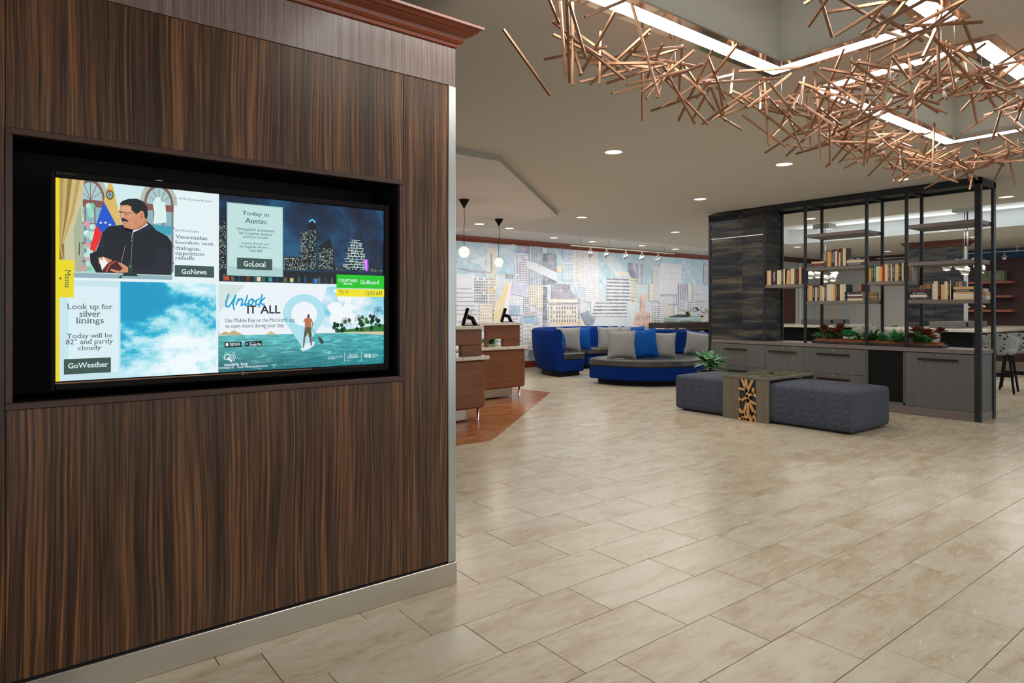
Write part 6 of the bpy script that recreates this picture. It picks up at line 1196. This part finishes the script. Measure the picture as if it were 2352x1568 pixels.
pbox('long grey power box on the right bar table', 14.85, 16.5, 4.78, 5.30); pbox('long dark power box on the left bar table', 15.85, 17.15, 7.95, 8.55)
# ---------------------------------------------------------------- speckled counter stools
def make_stool():
    t = thing('counter_stool', '', 'stool')
    # shell: curved back wrapping a seat, local front = +x
    mb = MB(); mb.smooth = True; n_, m_ = 20, 9; vs = []
    for s_ in (0, 1):
        for i in range(n_+1):
            a = math.radians(78+204*i/n_)
            for j in range(m_+1):
                q = j/m_; side = abs(math.cos(a-PI))**.0; k = max(0, math.cos((a-PI)*.82)); top = .15+.17*k**.8; r_ = (.205+.055*q)*(1-.035*s_/.26*1.0); z = .605+top*q; r_ -= .022*s_
                vs.append((r_*math.cos(a)*1.02+.02, r_*math.sin(a), z))
    W = m_+1; N = (n_+1)*W
    fs = [[i*W+j, (i+1)*W+j, (i+1)*W+j+1, i*W+j+1] for i in range(n_) for j in range(m_)]+[[N+i*W+j, N+i*W+j+1, N+(i+1)*W+j+1, N+(i+1)*W+j] for i in range(n_) for j in range(m_)]
    fs += [[i*W+m_, (i+1)*W+m_, N+(i+1)*W+m_, N+i*W+m_] for i in range(n_)]+[[i*W, N+i*W, N+(i+1)*W, (i+1)*W] for i in range(n_)]
    for i in (0, n_): fs += [[i*W+j, i*W+j+1, N+i*W+j+1, N+i*W+j] for j in range(m_)]
    mb.add(vs, fs); mb.build('back_shell', M['terrazzo'], t)
    mb = MB(); mb.smooth = True; mb.rbox((.02, 0, .64), (.215, .205, .045), .04, 5, (0, 0, .01)); mb.build('seat', M['terrazzo'], t)
    for sx, sy in ((1, 1), (1, -1), (-1, 1), (-1, -1)): MB().tube([(.02+sx*.13, sy*.13, .70 if sx < 0 else .60), (.02+sx*.155, sy*.155, .5), (.02+sx*.23, sy*.21, 0)], [.021, .020, .015], 10).build('leg', M['black'], t)
    for (a, b) in (((.18, .175), (.18, -.175)), ((-.16, .175), (-.16, -.175))): MB().box(min(a[0], b[0])-.012, max(a[0], b[0])+.012, -.175, .175, .25, .285, .004).build('footrest', M['black'], t)
    for y in (-.175, .175): MB().box(-.16, .19, y-.011, y+.011, .252, .283, .004).build('footrest', M['black'], t)
    return t
s0 = make_stool(); first = True
for lb, (u, v), rz in (('speckled grey counter stool just right of the bookshelf corner post', (12.35, 3.42), 8), ('speckled counter stool cut off by the right edge of the photo', (12.95, 3.35), 12),
    ('brown-looking speckled stool back behind the right bay of the bookshelf', (13.35, 4.85), 10), ('speckled stool behind the succulents, just right of the third shelf post', (13.75, 5.75), 0),
    ('speckled stool back seen left of the bookshelf planter', (14.55, 8.75), 0), ('speckled stool back above the bright green rosette', (15.55, 7.05), 90), ('speckled stool back above the pale flower sprigs', (16.2, 7.0), 90), ('speckled stool back beside the second front post, above the planter', (16.85, 6.95), 90)):
    s_ = s0 if first else copytree(s0); first = False; s_.location = (u, v, 0); s_.rotation_euler = (0, 0, math.radians(rz)); s_['label'] = lb; s_['group'] = 'speckled counter stools'
# ---------------------------------------------------------------- floating shelves with ornaments on the burgundy wall
for k, z in enumerate((1.995, 1.645, 1.29)):
    nm = ('top', 'middle', 'bottom')[k]; o = MB().box(19.38, 19.738, 5.12, 7.2, z-.055, z, .003).build('floating_shelf', M['shelf_red']); setk(o, nm+' reddish wood floating shelf on the burgundy wall', 'shelf', 'floating shelves on the burgundy wall')
def jar(label, u, v, z, h, w, m_):
    t = thing('ornament_jar', label, 'vase', (u, v, z), 'ornaments on the floating shelves'); MB().rbox((u, v, z+h*.36), (w/2, w/2, h*.36), w*.16, 3).build('body', M[m_], t); MB().lathe([(w*.16, h*.70), (w*.16, h*.78), (w*.26, h*.80), (w*.26, h), (w*.2, h)], (u, v, z), 12).build('neck', M[m_], t)
jar('tall coral red ceramic jar on the top floating shelf', 19.5, 6.42, 1.996, .285, .17, 'red_cer'); jar('short coral red ceramic jar on the middle floating shelf', 19.5, 6.02, 1.646, .22, .23, 'red_cer')
bx_ = thing('decor_box', 'olive green patterned box on the top floating shelf', 'box', (19.5, 5.42, 1.996)); MB().box(19.44, 19.66, 5.28, 5.74, 1.997, 2.26, .003).build('body', M['olive'], bx_); f = Flat(lambda a, b, l: (19.4398-l, a, b), .0004)
c = (5.47, 2.10)
for k in (1, .55): f.line(srgb(190, 196, 170), [(c[0]-.085*k, c[1]), (c[0], c[1]+.085*k), (c[0]+.085*k, c[1]), (c[0], c[1]-.085*k), (c[0]-.085*k, c[1])], .006)
f.line(srgb(60, 70, 60), [(5.66, 2.20), (5.60, 2.17), (5.66, 2.13), (5.61, 2.10)], .012); f.build('pattern', M['printcol'], bx_)
cs = thing('turned_candlestick', 'white turned wooden candlestick on the middle floating shelf', 'candlestick', (19.5, 5.53, 1.646)); MB().lathe([(.055, 0), (.055, .045), (.042, .05), (.058, .065), (.058, .085), (.03, .10), (.045, .115), (.02, .13), (.016, .155), (.036, .175), (.036, .19), (.016, .205), (.056, .215), (.056, .23)], (19.5, 5.53, 1.646), 20).build('column', M['white_cer'], cs)
for k, (v, r_) in enumerate(((6.30, .085), (6.05, .06), (5.72, .075))):
    o = MB(); o.sphere((19.5, v, 1.291+r_), r_, 16, 10); o = o.build('glass_ball', M['mirror_glass']); setk(o, ('largest mercury glass ball, leftmost on the bottom floating shelf', 'smallest mercury glass ball on the bottom floating shelf', 'mercury glass ball nearest the right end of the bottom floating shelf')[k], 'ornament', 'mercury glass balls')
# white track on the blue band
t2 = thing('white_track_rail', 'white track rail with spots before the blue painted band', 'track light', (19.3, 4.5, CZ)); MB().box(19.28, 19.31, 1.5, 8.2, 2.70, 2.722, .002).build('rail', M['white_metal'], t2)
for v in (4.98, 6.6, 3.2): MB().lathe([(.012, 2.69), (.012, 2.80), (.03, CZ)], (19.295, v, 0), 10).build('stem', M['white_metal'], t2)
for v in (5.24, 6.25, 4.3):
    MB().tube([(19.295, v, 2.70), (19.295, v, 2.64), (19.295, v+.05, 2.58), (19.295, v+.035, 2.52)], .008, 6).tube([(19.295, v, 2.64), (19.295, v-.05, 2.58), (19.295, v-.04, 2.53)], .008, 6).build('yoke', M['white_metal'], t2); o = MB(); o.sphere((19.295, v, 2.545), .055, 14, 8); o.build('spot_head', M['chrome'], t2)
# ---------------------------------------------------------------- mirrored globe cluster pendants in the cove
def cluster(label, u, v, zl):
    t = thing('cluster_pendant', label, 'pendant lamp', (u, v, 3.13), 'mirrored cluster pendants in the cove')
    MB().box(u-.17, u+.17, v-.17, v+.17, 3.03, 3.13, .003).build('canopy', M['canopy_grey'], t)
    for k in range(3): a = 2*PI*k/3; MB().tube([(u+.03*math.cos(a), v+.03*math.sin(a), 3.05), (u+.03*math.cos(a), v+.03*math.sin(a), zl+.12)], .007, 6).build('rod', M['nickel'], t)
    for k in range(5):
        a = 2*PI*k/5+.4; r_ = .30 if k % 2 else .20; c = (u+r_*math.cos(a), v+r_*math.sin(a), zl+(.05 if k % 3 else -.03)); o = MB(); o.tube([(u, v, zl+.12), (u+r_*.5*math.cos(a), v+r_*.5*math.sin(a), zl+.17), c], .006, 5); o.build('arm', M['nickel'], t)
        o = MB(); o.sphere(c, .085, 16, 10); g_ = o.build('mirror_globe', M['chrome'], t)
        o = MB(); o.lathe([(.06, -.068), (1e-5, -.088)], c, 14, cap=False); o.build('bulb', M['dl_glow'], g_)
cluster('mirrored globe cluster pendant seen through the right bay of the bookshelf', 13.55, 4.24, 2.03); cluster('mirrored globe cluster pendant seen through the left bay, behind the books', 14.0, 7.02, 2.0)
SC.frame_set(1)
